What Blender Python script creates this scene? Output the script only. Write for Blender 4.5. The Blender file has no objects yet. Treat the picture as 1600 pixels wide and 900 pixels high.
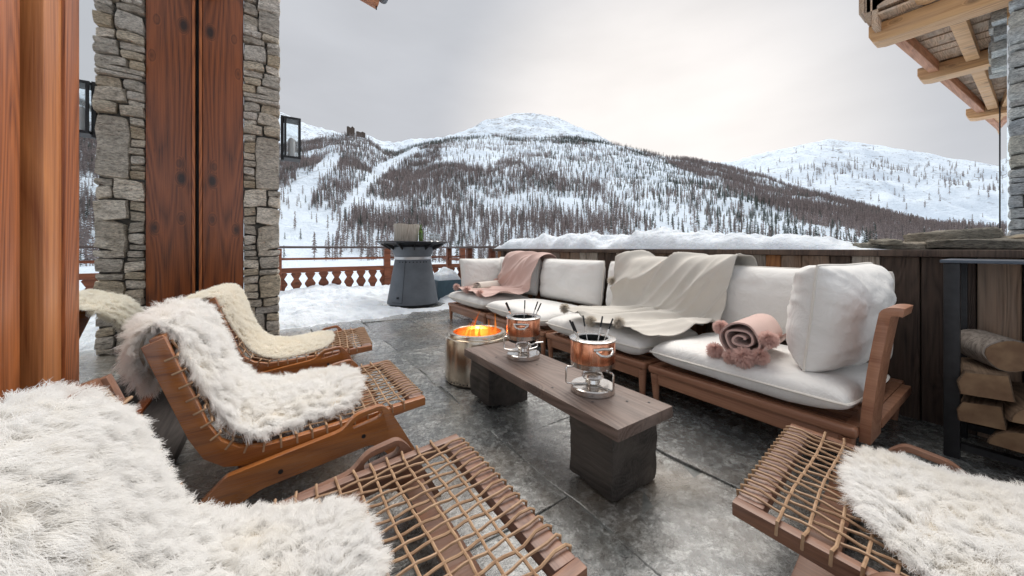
import bpy, bmesh, math, random
import numpy as np
from mathutils import Vector, Matrix, noise as mnoise
random.seed(7); RNG = np.random.default_rng(7)
SC = bpy.context.scene
COL = SC.collection
# ------------------------------------------------------------------ camera, world, sun, exposure
YAW = math.radians(34)
cd = bpy.data.cameras.new('camera'); cam = bpy.data.objects.new('camera', cd); COL.objects.link(cam)
cam.location = (0, 0, 1.0); cam.rotation_euler = (math.radians(90), 0, -YAW)
cd.sensor_width = 36; cd.lens = 36*550/1600; cd.shift_y = -(450-388)/1600
cd.clip_start = 0.02; cd.clip_end = 9000
SC.camera = cam
SUN_AZ, SUN_EL = math.radians(54), math.radians(62)
W = bpy.data.worlds.new('World'); SC.world = W; W.use_nodes = True
nt = W.node_tree; N = nt.nodes; L = nt.links
for n in list(N): N.remove(n)
out = N.new('ShaderNodeOutputWorld'); bg = N.new('ShaderNodeBackground'); bg.inputs['Strength'].default_value = 0.1
sky = N.new('ShaderNodeTexSky'); sky.sky_type = 'NISHITA'; sky.sun_disc = False
sky.sun_elevation = SUN_EL; sky.sun_rotation = SUN_AZ
tc = N.new('ShaderNodeTexCoord')
# cloud deck: pale grey, brighter round the veiled sun, uneven
sd = (math.sin(SUN_AZ)*math.cos(math.radians(13)), math.cos(SUN_AZ)*math.cos(math.radians(13)), math.sin(math.radians(13)))
dot = N.new('ShaderNodeVectorMath'); dot.operation = 'DOT_PRODUCT'; dot.inputs[1].default_value = sd
L.new(tc.outputs['Generated'], dot.inputs[0])
glow = N.new('ShaderNodeMapRange'); glow.inputs[1].default_value = 0.84; glow.inputs[2].default_value = 1.0
glow.interpolation_type = 'SMOOTHSTEP'
L.new(dot.outputs['Value'], glow.inputs[0])
gc = N.new('ShaderNodeMix'); gc.data_type = 'RGBA'
gc.inputs[6].default_value = (2.7, 2.76, 2.92, 1); gc.inputs[7].default_value = (4.9, 4.65, 4.45, 1)
L.new(glow.outputs[0], gc.inputs[0])
mp = N.new('ShaderNodeMapping'); mp.inputs['Scale'].default_value = (1.2, 1.2, 3.5)
nz = N.new('ShaderNodeTexNoise'); nz.inputs['Scale'].default_value = 1.6; nz.inputs['Detail'].default_value = 5
L.new(tc.outputs['Generated'], mp.inputs[0]); L.new(mp.outputs[0], nz.inputs['Vector'])
cl = N.new('ShaderNodeMapRange'); cl.inputs[1].default_value = .3; cl.inputs[2].default_value = .7
cl.inputs[3].default_value = .90; cl.inputs[4].default_value = 1.07
L.new(nz.outputs['Fac'], cl.inputs[0])
ml = N.new('ShaderNodeVectorMath'); ml.operation = 'SCALE'
L.new(gc.outputs[2], ml.inputs[0]); L.new(cl.outputs[0], ml.inputs['Scale'])
mx = N.new('ShaderNodeMix'); mx.data_type = 'RGBA'; mx.inputs[0].default_value = .985
L.new(sky.outputs[0], mx.inputs[6]); L.new(ml.outputs[0], mx.inputs[7])
L.new(mx.outputs[2], bg.inputs['Color']); L.new(bg.outputs[0], out.inputs['Surface'])
sl = bpy.data.lights.new('sun', 'SUN'); sl.energy = 1.5; sl.angle = math.radians(50); sl.color = (1, .95, .88)
so = bpy.data.objects.new('sun', sl); COL.objects.link(so)
so.rotation_euler = (math.pi/2 - SUN_EL, 0, math.pi - SUN_AZ)
SC.view_settings.view_transform = 'Standard'; SC.view_settings.look = 'None'
SC.view_settings.exposure = 1.15; SC.view_settings.gamma = 1
SC.cycles.max_bounces = 8; SC.cycles.transparent_max_bounces = 16
SC.cycles.use_denoising = True

# ------------------------------------------------------------------ object helpers
def tag(o, label=None, cat=None, group=None, kind=None):
    if label: o['label'] = label
    if cat: o['category'] = cat
    if group: o['group'] = group
    if kind: o['kind'] = kind
    return o
def empty(name, loc=(0, 0, 0), rz=0, label=None, cat=None, group=None):
    o = bpy.data.objects.new(name, None); COL.objects.link(o); o.empty_display_size = .1
    o.location = loc; o.rotation_euler = (0, 0, rz)
    return tag(o, label, cat, group)
def children(o): return [c for c in bpy.data.objects if c.parent == o]
def copy_tree(o, parent=None):
    c = o.copy(); COL.objects.link(c); c.parent = parent
    for ch in children(o): copy_tree(ch, c)
    return c
class MB:
    def __init__(s): s.v = []; s.f = []
    def add(s, vs, fs):
        b = len(s.v); s.v += [tuple(p) for p in vs]; s.f += [tuple(i+b for i in f) for f in fs]; return s
    def box(s, lo, hi, M=None):
        x0, y0, z0 = lo; x1, y1, z1 = hi
        vs = [(x0,y0,z0),(x1,y0,z0),(x1,y1,z0),(x0,y1,z0),(x0,y0,z1),(x1,y0,z1),(x1,y1,z1),(x0,y1,z1)]
        if M is not None: vs = [M @ Vector(p) for p in vs]
        return s.add(vs, [(0,3,2,1),(4,5,6,7),(0,1,5,4),(1,2,6,5),(2,3,7,6),(3,0,4,7)])
    def tube(s, path, r, n=8, cap=True, closed=False):
        P = [Vector(p) for p in path]; m = len(P); rr = r if hasattr(r, '__len__') else [r]*m
        vs = []; up = None
        for i in range(m):
            if closed: t = P[(i+1) % m]-P[i-1]
            else: t = P[min(i+1, m-1)]-P[max(i-1, 0)]
            t.normalize()
            if up is None:
                up = Vector((0,0,1)) if abs(t.z) < .9 else Vector((1,0,0))
            a = t.cross(up)
            if a.length < 1e-6: a = t.orthogonal()
            a.normalize(); b = a.cross(t).normalized(); up = b
            for k in range(n):
                q = 2*math.pi*k/n
                vs.append(P[i]+(a*math.cos(q)+b*math.sin(q))*rr[i])
        fs = []
        for i in range(m if closed else m-1):
            j = (i+1) % m
            for k in range(n):
                fs.append((i*n+k, i*n+(k+1) % n, j*n+(k+1) % n, j*n+k))
        if cap and not closed: fs += [tuple(range(n-1,-1,-1)), tuple((m-1)*n+k for k in range(n))]
        return s.add(vs, fs)
    def lathe(s, prof, n=32, c=(0,0,0), cap0=False, cap1=False):
        vs = [(c[0]+r*math.cos(2*math.pi*k/n), c[1]+r*math.sin(2*math.pi*k/n), c[2]+z) for r, z in prof for k in range(n)]
        fs = [(i*n+k, i*n+(k+1) % n, (i+1)*n+(k+1) % n, (i+1)*n+k) for i in range(len(prof)-1) for k in range(n)]
        if cap0: fs.append(tuple(range(n-1,-1,-1)))
        if cap1: fs.append(tuple((len(prof)-1)*n+k for k in range(n)))
        return s.add(vs, fs)
    def prism(s, poly, y0, y1, ax='xz', hole=None):
        """extrude a 2-D outline (x,z) along y, or ax 'yz' along x, or 'xy' along z"""
        def m(p, t):
            return (p[0], t, p[1]) if ax == 'xz' else (t, p[0], p[1]) if ax == 'yz' else (p[0], p[1], t)
        bm = bmesh.new()
        loops = [poly] + ([hole] if hole else [])
        es = []
        for lp in loops:
            vv = [bm.verts.new(m(p, y0)) for p in lp]
            es += [bm.edges.new((vv[i], vv[(i+1) % len(vv)])) for i in range(len(vv))]
        bmesh.ops.triangle_fill(bm, edges=es, use_beauty=True)
        bmesh.ops.dissolve_limit(bm, angle_limit=.01, verts=bm.verts, edges=bm.edges)
        g = bmesh.ops.extrude_face_region(bm, geom=list(bm.faces))
        d = Vector(m((0, 0), y1-y0))
        bmesh.ops.translate(bm, vec=d, verts=[e for e in g['geom'] if isinstance(e, bmesh.types.BMVert)])
        bmesh.ops.recalc_face_normals(bm, faces=bm.faces)
        bm.verts.ensure_lookup_table(); bm.verts.index_update()
        s.add([v.co[:] for v in bm.verts], [[v.index for v in f.verts] for f in bm.faces]); bm.free(); return s
    def mesh(s, name, bevel=0, seg=2, smooth=True, fix=True):
        me = bpy.data.meshes.new(name); me.from_pydata(s.v, [], s.f)
        if bevel or fix:
            bm = bmesh.new(); bm.from_mesh(me)
            if fix: bmesh.ops.recalc_face_normals(bm, faces=bm.faces)
            if bevel:
                es = [e for e in bm.edges if len(e.link_faces) == 2 and e.calc_face_angle(0) > .5]
                bmesh.ops.bevel(bm, geom=es, offset=bevel, segments=seg, profile=.6, affect='EDGES', clamp_overlap=True)
            bm.to_mesh(me); bm.free()
        if smooth:
            me.shade_smooth()
            try: me.set_sharp_from_angle(angle=math.radians(38))
            except Exception: pass
        return me
    def build(s, name, mat, parent=None, bevel=0, seg=2, smooth=True, kind=None, fix=True):
        return link(name, s.mesh(name, bevel, seg, smooth, fix), mat, parent, kind)
def link(name, me, mat, parent=None, kind=None):
    if mat is not None and not me.materials: me.materials.append(mat)
    o = bpy.data.objects.new(name, me); COL.objects.link(o); o.parent = parent
    if kind: o['kind'] = kind
    return o
def grid_mesh(name, X, Y, Z, closed=False):
    n, m = X.shape
    v = np.stack([X, Y, Z], -1).reshape(-1, 3)
    i, j = np.meshgrid(np.arange(n-1), np.arange(m-1), indexing='ij')
    a = (i*m+j).ravel(); f = np.stack([a, a+m, a+m+1, a+1], 1)
    return np_mesh(name, v, f)
def np_mesh(name, v, f, smooth=True):
    me = bpy.data.meshes.new(name); k = f.shape[1]
    me.vertices.add(len(v)); me.vertices.foreach_set('co', np.ascontiguousarray(v, dtype=np.float32).ravel())
    me.loops.add(f.size); me.loops.foreach_set('vertex_index', np.ascontiguousarray(f, dtype=np.int32).ravel())
    me.polygons.add(len(f)); me.polygons.foreach_set('loop_start', np.arange(0, f.size, k, dtype=np.int32))
    me.polygons.foreach_set('loop_total', np.full(len(f), k, dtype=np.int32))
    me.update(calc_edges=True); me.validate()
    if smooth: me.shade_smooth()
    return me
_T = RNG.random((64, 64))
def vnoise(x, y):
    xi = np.floor(x).astype(int); yi = np.floor(y).astype(int); fx = x-xi; fy = y-yi
    fx = fx*fx*(3-2*fx); fy = fy*fy*(3-2*fy)
    g = lambda a, b: _T[a % 64, b % 64]
    return (g(xi,yi)*(1-fx)+g(xi+1,yi)*fx)*(1-fy)+(g(xi,yi+1)*(1-fx)+g(xi+1,yi+1)*fx)*fy
def fbm(x, y, o=4):
    s = 0; a = .5; t = 0
    for k in range(o):
        s = s+a*vnoise(x*2**k+13.7*k, y*2**k+5.3*k); t += a; a *= .5
    return s/t-.5
def rough(me, amp, scale, seed=0):
    off = Vector((seed*7.13, seed*3.7, seed*1.9))
    for v in me.vertices:
        v.co += mnoise.noise_vector(v.co*scale+off)*amp
    return me

# ------------------------------------------------------------------ materials
class NT:
    def __init__(s, name):
        s.m = bpy.data.materials.new(name); s.m.use_nodes = True; s.t = s.m.node_tree
        s.b = s.t.nodes['Principled BSDF']
    def n(s, typ, **kw):
        nd = s.t.nodes.new('ShaderNode'+typ)
        for k, v in kw.items(): setattr(nd, k, v)
        return nd
    def l(s, a, b): s.t.links.new(a, b)
    def coord(s, scale=(1,1,1), rand=True, out='Object'):
        c = s.n('TexCoord'); v = c.outputs[out]
        if rand:
            oi = s.n('ObjectInfo'); mu = s.n('Math', operation='MULTIPLY'); mu.inputs[1].default_value = 37.3
            s.l(oi.outputs['Random'], mu.inputs[0])
            ad = s.n('VectorMath', operation='ADD'); s.l(v, ad.inputs[0]); s.l(mu.outputs[0], ad.inputs[1]); v = ad.outputs[0]
        mp = s.n('Mapping'); mp.inputs['Scale'].default_value = scale; s.l(v, mp.inputs[0]); return mp.outputs[0]
    def noise(s, vec, scale, detail=3, rough=.5, dist=0):
        n = s.n('TexNoise'); n.inputs['Scale'].default_value = scale; n.inputs['Detail'].default_value = detail
        n.inputs['Roughness'].default_value = rough; n.inputs['Distortion'].default_value = dist
        s.l(vec, n.inputs['Vector']); return n.outputs['Fac']
    def math(s, op, a, b=None, c=None):
        n = s.n('Math', operation=op)
        for i, q in enumerate((a, b, c)):
            if q is None: continue
            if isinstance(q, (int, float)): n.inputs[i].default_value = q
            else: s.l(q, n.inputs[i])
        return n.outputs[0]
    def ramp(s, fac, stops):
        r = s.n('ValToRGB'); e = r.color_ramp.elements
        while len(e) < len(stops): e.new(.5)
        for q, (p, c) in zip(e, stops):
            q.position = p; q.color = (*(c if hasattr(c, '__len__') else (c,)*3), 1)
        s.l(fac, r.inputs[0]); return r.outputs[0]
    def mix(s, fac, a, b, mode='MIX'):
        n = s.n('Mix', data_type='RGBA', blend_type=mode)
        for i, q in ((0, fac), (6, a), (7, b)):
            if isinstance(q, (int, float)): n.inputs[i].default_value = q
            elif isinstance(q, tuple): n.inputs[i].default_value = (*q, 1)
            else: s.l(q, n.inputs[i])
        return n.outputs[2]
    def bump(s, h, strength=.3, dist=.01, prev=None):
        b = s.n('Bump'); b.inputs['Strength'].default_value = strength; b.inputs['Distance'].default_value = dist
        s.l(h, b.inputs['Height'])
        if prev is not None: s.l(prev, b.inputs['Normal'])
        s.l(b.outputs[0], s.b.inputs['Normal']); return b.outputs[0]
    def set(s, **kw):
        for k, v in kw.items():
            i = s.b.inputs[{'color':'Base Color','rough':'Roughness','metal':'Metallic','spec':'Specular IOR Level'}.get(k, k)]
            if isinstance(v, tuple): i.default_value = (*v, 1)
            elif isinstance(v, (int, float)): i.default_value = v
            else: s.l(v, i)
        return s
def wood(name, light, dark, axis=2, freq=9, scale=4, rough=.5, knot=.6, rand=.35, bump=.25, wear=None, wear_amt=.5, coat=0, kscale=5.5, flat=None):
    s = NT(name); sc = [1, 1, 1]; sc[axis] = .12
    v = s.coord(tuple(sc))
    base = s.noise(v, scale, 2, .45, .3)
    if knot > 0:
        sc3 = [1, 1, 1]; sc3[axis] = .5
        if flat is not None: sc3[flat] = 0
        v3 = s.coord(tuple(sc3)); vo = s.n('TexVoronoi'); vo.inputs['Scale'].default_value = kscale; vo.inputs['Randomness'].default_value = .85
        s.l(v3, vo.inputs['Vector'])
        bul = s.ramp(vo.outputs['Distance'], [(0, .26), (.08, .15), (.26, 0)])
        base = s.math('ADD', base, bul)
    rings = s.math('PINGPONG', s.math('MULTIPLY', base, freq), .5)
    sc2 = [1, 1, 1]; sc2[axis] = .02
    v2 = s.coord(tuple(sc2)); fib = s.noise(v2, 130, 3, .6)
    g = s.math('ADD', s.math('MULTIPLY', rings, .85), s.math('SUBTRACT', s.math('MULTIPLY', fib, 1.1), .2))
    mid = tuple((a+b)/2 for a, b in zip(light, dark))
    c = s.ramp(g, [(.18, dark), (.42, mid), (.8, light)])
    if knot > 0:
        k = s.ramp(vo.outputs['Distance'], [(.10, 1), (.24, .0)])
        c = s.mix(s.math('MULTIPLY', k, knot), c, tuple(q*.22 for q in dark))
    oi = s.n('ObjectInfo')
    var = s.math('ADD', s.math('MULTIPLY', oi.outputs['Random'], rand), 1-rand*.5)
    hs = s.n('HueSaturation'); s.l(var, hs.inputs['Value']); s.l(c, hs.inputs['Color']); c = hs.outputs[0]
    if wear:
        w = s.ramp(s.noise(s.coord(tuple(sc)), 6, 5, .65), [(.42, 0), (.62, 1)])
        c = s.mix(s.math('MULTIPLY', w, wear_amt), c, wear)
    s.set(color=c, rough=s.math('ADD', s.math('MULTIPLY', g, -.15), rough+.08))
    if coat: s.b.inputs['Coat Weight'].default_value = coat; s.b.inputs['Coat Roughness'].default_value = .25
    s.bump(g, bump, .004)
    return s.m
def simple(name, color, rough=.5, metal=0, nscale=0, namt=.2, bump=0, bscale=200, bdist=.002, **kw):
    s = NT(name); c = color
    if nscale:
        f = s.noise(s.coord(), nscale, 4, .6)
        c = s.ramp(f, [(.3, tuple(q*(1-namt) for q in color)), (.7, tuple(min(1, q*(1+namt)) for q in color))])
    s.set(color=c, rough=rough, metal=metal, **kw)
    if bump: s.bump(s.noise(s.coord(), bscale, 3, .6), bump, bdist)
    return s.m
M = {}
M['varnish'] = wood('varnished pine', (.55,.175,.05), (.17,.042,.012), 2, 34, 2.2, .38, 0, .25, .25, coat=.15)
M['varnish_l'] = wood('pale varnished pine', (.72,.29,.10), (.36,.11,.034), 2, 30, 2.2, .38, 0, .1, .25, coat=.15)
M['varnish_d'] = wood('varnished pine board', (.31,.085,.022), (.065,.015,.005), 2, 24, 2.4, .36, .95, .1, .3, coat=.2, kscale=5, flat=1)
M['chair'] = wood('varnished chair wood', (.36,.125,.03), (.17,.048,.011), 0, 12, 4, .28, .12, .2, .1, wear=(.42,.2,.08), wear_amt=.35, coat=.6)
M['chair_grey'] = wood('weathered chair wood', (.24,.11,.06), (.10,.04,.022), 0, 14, 4, .4, .2, .2, .25, wear=(.27,.19,.16), wear_amt=.5)
M['rail'] = wood('weathered front rail', (.25,.125,.08), (.11,.05,.033), 1, 14, 4, .45, .3, .2, .2, wear=(.30,.23,.21), wear_amt=.5)
M['sofawood'] = wood('oiled teak', (.40,.20,.12), (.24,.10,.055), 1, 5, 6, .4, .1, .12, .12, coat=.1)
M['bench'] = wood('grey weathered bench plank', (.17,.115,.092), (.055,.035,.028), 1, 22, 4, .5, .5, .1, .5, wear=(.25,.20,.175), wear_amt=.45)
M['block'] = wood('dark charred block', (.045,.037,.032), (.010,.008,.007), 1, 16, 5, .55, .3, .1, .6, wear=(.12,.10,.085), wear_amt=.45)
M['sill'] = wood('dark wet plank', (.026,.019,.017), (.009,.007,.006), 1, 16, 5, .9, .3, .2, .4, wear=(.045,.036,.032), wear_amt=.4)
KW = dict(flat=0)
M['fence1'] = wood('grey weathered board', (.46,.39,.33), (.15,.115,.09), 2, 24, 6, .75, .7, .5, .5, wear=(.45,.41,.37), wear_amt=.5, **KW)
M['fence2'] = wood('brown weathered board', (.32,.20,.13), (.085,.05,.032), 2, 24, 6, .7, .8, .4, .5, wear=(.34,.28,.23), wear_amt=.45, **KW)
M['fence3'] = wood('orange weathered board', (.36,.16,.06), (.16,.06,.022), 2, 20, 6, .7, .6, .3, .4)
M['fence4'] = wood('dark weathered board', (.075,.045,.032), (.020,.012,.009), 2, 24, 6, .7, .8, .3, .6, wear=(.2,.14,.1), wear_amt=.3, **KW)
M['railing'] = wood('red brown railing', (.30,.095,.042), (.10,.028,.012), 0, 6, 5, .5, .4, .25, .2)
M['railtop'] = wood('grey brown handrail', (.16,.12,.11), (.08,.055,.05), 0, 6, 5, .6, .2, .2, .2)
M['eave'] = wood('pale larch beam', (.70,.40,.18), (.38,.17,.06), 1, 18, 3, .55, .6, .25, .2, wear=(.6,.42,.27), wear_amt=.35)
M['soffit'] = wood('weathered soffit board', (.55,.38,.25), (.20,.11,.065), 0, 18, 5, .65, .6, .6, .3, wear=(.45,.38,.31), wear_amt=.5)
M['fascia'] = wood('reddish fascia', (.55,.25,.13), (.30,.12,.06), 0, 6, 5, .55, .3, .15, .2)
M['logbark'] = wood('birch bark', (.36,.31,.27), (.10,.075,.06), 2, 6, 14, .8, .3, .4, .8)
def logend():
    s = NT('cut log end'); v = s.coord((1,1,1)); f = s.noise(v, 14, 4)
    s.set(color=s.ramp(f, [(.3, (.15,.08,.042)), (.7, (.30,.19,.105))]), rough=.8); s.bump(f, .4, .01); return s.m
M['logend'] = logend()
M['logsplit'] = wood('split log wood', (.20,.13,.08), (.075,.045,.025), 0, 26, 6, .8, .2, .4, .5)
def stone(name, a, b, c):
    s = NT(name); v = s.coord((1,1,2.6)); f = s.noise(v, 7, 7, .7, .8); f2 = s.noise(v, 38, 4, .7); f3 = s.noise(s.coord(), 2.5, 2)
    col = s.ramp(f, [(.3, a), (.5, b), (.72, c)])
    col = s.mix(s.ramp(f3, [(.45, 0), (.7, .5)]), col, (.40,.33,.25))
    col = s.mix(1.0, col, s.ramp(f2, [(.36, (.62,.61,.60)), (.5, (1.18,1.17,1.15)), (.66, (1.6,1.58,1.55))]), 'MULTIPLY')
    oi = s.n('ObjectInfo'); tint = s.ramp(oi.outputs['Random'], [(0, (.72,.70,.68)), (.25, (1.0,.98,.95)), (.45, (.95,.86,.72)), (.6, (1.25,1.22,1.18)), (.8, (.85,.85,.87)), (1, (1.1,1.02,.9))])
    hs = s.n('HueSaturation'); s.l(s.mix(1.0, col, tint, 'MULTIPLY'), hs.inputs['Color'])
    s.set(color=hs.outputs[0], rough=.85); p = s.bump(f, 1, .04); s.bump(f2, .9, .012, p); return s.m
M['stone'] = stone('grey schist', (.30,.28,.25), (.56,.53,.485), (.76,.73,.68))
M['stone_b'] = stone('blue grey schist', (.24,.265,.285), (.48,.51,.53), (.66,.69,.70))
M['slate'] = stone('mossy slate', (.08,.08,.065), (.19,.18,.155), (.34,.32,.27))
M['mortar'] = simple('mortar', (.085,.08,.072), .95, 0, 20, .35, .6, 60, .01)
def paving():
    s = NT('wet slate paving'); v = s.coord((1,1,1)); vw = s.coord((1,1,1), rand=False)
    f = s.noise(v, 2.4, 6, .65, .6); f2 = s.noise(v, 17, 7, .75, .4); f3 = s.noise(vw, .8, 4, .6); fine = s.noise(v, 85, 5, .8)
    cle = s.noise(s.coord((1,.55,1)), 3.2, 7, .62, .8)
    step = s.math('ADD', s.math('MULTIPLY', s.math('FLOOR', s.math('MULTIPLY', cle, 11)), .09), s.math('MULTIPLY', cle, .25))
    col = s.ramp(f, [(.3, (.085,.093,.092)), (.48, (.205,.215,.21)), (.7, (.40,.405,.395))])
    col = s.mix(s.ramp(f2, [(.4, .85), (.54, 0)]), col, (.045,.052,.053))
    col = s.mix(s.ramp(f2, [(.56, 0), (.68, .7)]), col, (.50,.51,.50))  # pale speckles here and below paint wet glints into the colour
    fin2 = s.noise(v, 42, 6, .8, .5)
    col = s.mix(1.0, col, s.ramp(fin2, [(.40, (.3,.31,.31)), (.5, (.95,.95,.95)), (.60, (1.9,1.92,1.93))]), 'MULTIPLY')
    col = s.mix(s.ramp(fine, [(.42, .7), (.5, 0)]), col, (.045,.05,.05))
    col = s.mix(s.ramp(f3, [(.47, 0), (.62, .65)]), col, (.19,.14,.09))
    oi = s.n('ObjectInfo'); hs = s.n('HueSaturation'); s.l(s.math('ADD', s.math('MULTIPLY', oi.outputs['Random'], .55), .75), hs.inputs['Value']); s.l(col, hs.inputs['Color'])
    wet = s.ramp(s.noise(vw, 1.7, 5, .6), [(.50, 1), (.62, .45)])
    s.set(color=hs.outputs[0], rough=s.math('ADD', s.math('MULTIPLY', f2, .3), .12))
    s.b.inputs['Specular IOR Level'].default_value = .7
    p = s.bump(step, .9, .035); p = s.bump(f2, .8, .014, p); s.bump(fin2, .9, .009, p)
    cb = s.n('Bump'); cb.inputs['Strength'].default_value = .35; cb.inputs['Distance'].default_value = .008; s.l(f2, cb.inputs['Height']); s.l(cb.outputs[0], s.b.inputs['Coat Normal'])
    s.l(wet, s.b.inputs['Coat Weight']); s.b.inputs['Coat Roughness'].default_value = .06; s.b.inputs['Coat IOR'].default_value = 1.85
    return s.m
M['paving'] = paving()
M['joint'] = simple('dark wet joint', (.10,.105,.10), .4, 0, 30, .4, .5, 90, .004)
def snow(name, col, bs=26, sss=True):
    s = NT(name); v = s.coord((1,1,1), rand=False); f = s.noise(v, bs, 6, .65); f2 = s.noise(v, bs*.2, 4)
    c = s.ramp(f2, [(.3, tuple(q*.9 for q in col)), (.7, col)])
    s.set(color=c, rough=.75); s.bump(f, .8, .03)
    if sss:
        s.b.inputs['Subsurface Weight'].default_value = .25; s.b.inputs['Subsurface Radius'].default_value = (.03,.04,.05); s.b.inputs['Subsurface Scale'].default_value = .5
    return s.m
M['snow'] = snow('trodden snow', (.80,.86,.93), 34)
def hillmat():
    s = NT('snowy hillside'); v = s.coord((1,1,1), rand=False)
    g = s.n('NewGeometry'); sx = s.n('SeparateXYZ'); s.l(g.outputs['Normal'], sx.inputs[0])
    px = s.n('SeparateXYZ'); s.l(v, px.inputs[0])
    f = s.noise(v, .03, 6, .7); f2 = s.noise(s.coord((1,1,3), rand=False), .12, 6, .75)
    k = s.math('ADD', s.math('MULTIPLY', f, .5), s.math('MULTIPLY', f2, .7))
    hi = s.n('MapRange'); hi.inputs[1].default_value = 120; hi.inputs[2].default_value = 420; hi.inputs[3].default_value = 0; hi.inputs[4].default_value = .07
    s.l(px.outputs['Z'], hi.inputs[0])
    lo = s.n('MapRange'); lo.inputs[1].default_value = 2; lo.inputs[2].default_value = 60; lo.inputs[3].default_value = -.3; lo.inputs[4].default_value = 0
    s.l(px.outputs['Z'], lo.inputs[0])
    k = s.math('ADD', k, s.math('ADD', hi.outputs[0], lo.outputs[0]))
    rk = s.ramp(k, [(.66, 0), (.76, 1)])
    c = s.mix(rk, (.76,.87,.99), (.17,.16,.16))
    s.set(color=c, rough=.85); s.bump(f2, .8, 5); return s.m
M['hill'] = hillmat()
def treemat(name, a, b):
    s = NT(name); g = s.n('NewGeometry'); c = s.ramp(g.outputs['Random Per Island'], [(0, a), (1, b)])
    f = s.noise(s.coord((1,1,1), rand=False), .02, 3); c = s.mix(s.ramp(f, [(.35, 0), (.65, .6)]), c, tuple((x+y)*.33 for x, y in zip(a, b)))
    s.set(color=c, rough=.9); return s.m
M['larch'] = treemat('bare larch twigs', (.17,.14,.135), (.37,.305,.29))
M['pine'] = treemat('pine needles', (.055,.07,.065), (.13,.15,.13))
M['bark'] = simple('bark', (.10,.075,.06), .9, 0, 8, .3)
def metalbr(name, col, rough, bands=60, amt=.12, axis_z=True):
    s = NT(name); v = s.coord((1,1,.03) if axis_z else (.03,1,1)); f = s.noise(v, bands, 3)
    c = s.ramp(f, [(.3, tuple(q*(1-amt) for q in col)), (.7, col)])
    s.set(color=c, rough=s.math('ADD', s.math('MULTIPLY', f, .12), rough), metal=1.0); return s.m
M['steel'] = metalbr('brushed steel', (.68,.60,.50), .17, 40, .25)
M['chrome'] = metalbr('polished steel', (.72,.69,.66), .16, 50, .08)
M['copper'] = metalbr('brushed copper', (.90,.40,.24), .2, 45, .3)
M['iron'] = simple('black iron', (.02,.02,.022), .5, .3, 30, .3)
M['potin'] = simple('dark pot liner', (.03,.035,.035), .35, .6)
M['grill'] = simple('grey powder coat', (.135,.15,.17), .55, .25, 6, .12, .1, 300, .001)
M['plate'] = simple('dark seasoned steel', (.05,.05,.055), .45, .7, 9, .4)
M['band'] = simple('pale steel band', (.66,.66,.67), .35, .6)
M['bluebox'] = simple('blue grey cooler', (.065,.115,.15), .6, 0, 8, .15)
def fabric(name, col, sc=420, bump=.25, amt=.08, wr=0):
    s = NT(name); v = s.coord(); f = s.noise(v, sc, 2, .5); f2 = s.noise(v, 5, 4)
    c = s.ramp(f2, [(.3, tuple(q*(1-amt) for q in col)), (.7, col)])
    s.set(color=c, rough=.9); s.b.inputs['Sheen Weight'].default_value = .25
    p = s.bump(f, bump, .002)
    if wr: s.bump(s.noise(v, 9, 4, .55, 1.2), wr, .03, p)
    return s.m
M['canvas'] = fabric('cream canvas', (.80,.785,.76), 420, .25, .06, .35)
M['piping'] = fabric('cream piping', (.76,.72,.66))
M['beige'] = fabric('beige knit throw', (.60,.565,.51), 300, .6)
M['pink'] = fabric('dusty pink throw', (.62,.43,.38), 300, .5)
M['creamroll'] = fabric('cream blanket', (.66,.60,.54), 200, .6)
M['hide'] = simple('fleece hide', (.68,.62,.53), .95)
def woolmat(name, root, tip):
    s = NT(name); hi = s.n('HairInfo')
    c = s.ramp(hi.outputs['Intercept'], [(0, root), (.8, tip)])
    f = s.noise(s.coord((1,1,1), rand=True), 5, 3); c = s.mix(s.ramp(f, [(.5, 0), (.75, .3)]), c, tuple(q*w for q, w in zip(tip, (.97,.92,.82))))
    d = s.n('BsdfDiffuse'); t = s.n('BsdfTranslucent'); m = s.n('MixShader'); m.inputs[0].default_value = .55
    s.l(c, d.inputs[0]); s.l(c, t.inputs[0]); s.l(d.outputs[0], m.inputs[1]); s.l(t.outputs[0], m.inputs[2])
    s.l(m.outputs[0], s.t.nodes['Material Output'].inputs['Surface']); return s.m
M['wool'] = woolmat('long white wool', (.93,.915,.89), (.985,.98,.97))
M['wool_b'] = woolmat('clipped cream wool', (.88,.84,.76), (.95,.93,.87))
M['pom_p'] = woolmat('pink tassel', (.46,.29,.25), (.78,.58,.53)); M['pom_b'] = woolmat('beige tassel', (.34,.30,.25), (.66,.61,.54))
def cordmat():
    s = NT('danish cord'); v = s.coord(); f = s.noise(v, 30, 3)
    s.set(color=s.ramp(f, [(.3, (.27,.155,.085)), (.7, (.44,.285,.17))]), rough=.6); s.bump(s.noise(v, 400, 2), .3, .001); return s.m
M['cord'] = cordmat()
def glassmirror():
    s = NT('reflective glazing'); s.set(color=(.86,.88,.88), metal=1.0, rough=.012); return s.m
M['glazing'] = glassmirror()
def clear(name, col=(.95,.97,.97), r=.02):
    s = NT(name); s.set(color=col, rough=r); s.b.inputs['Transmission Weight'].default_value = 1; s.b.inputs['IOR'].default_value = 1.45; return s.m
M['glass'] = clear('clear glass'); M['bottle'] = clear('green bottle glass', (.10,.16,.03), .05)
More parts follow.
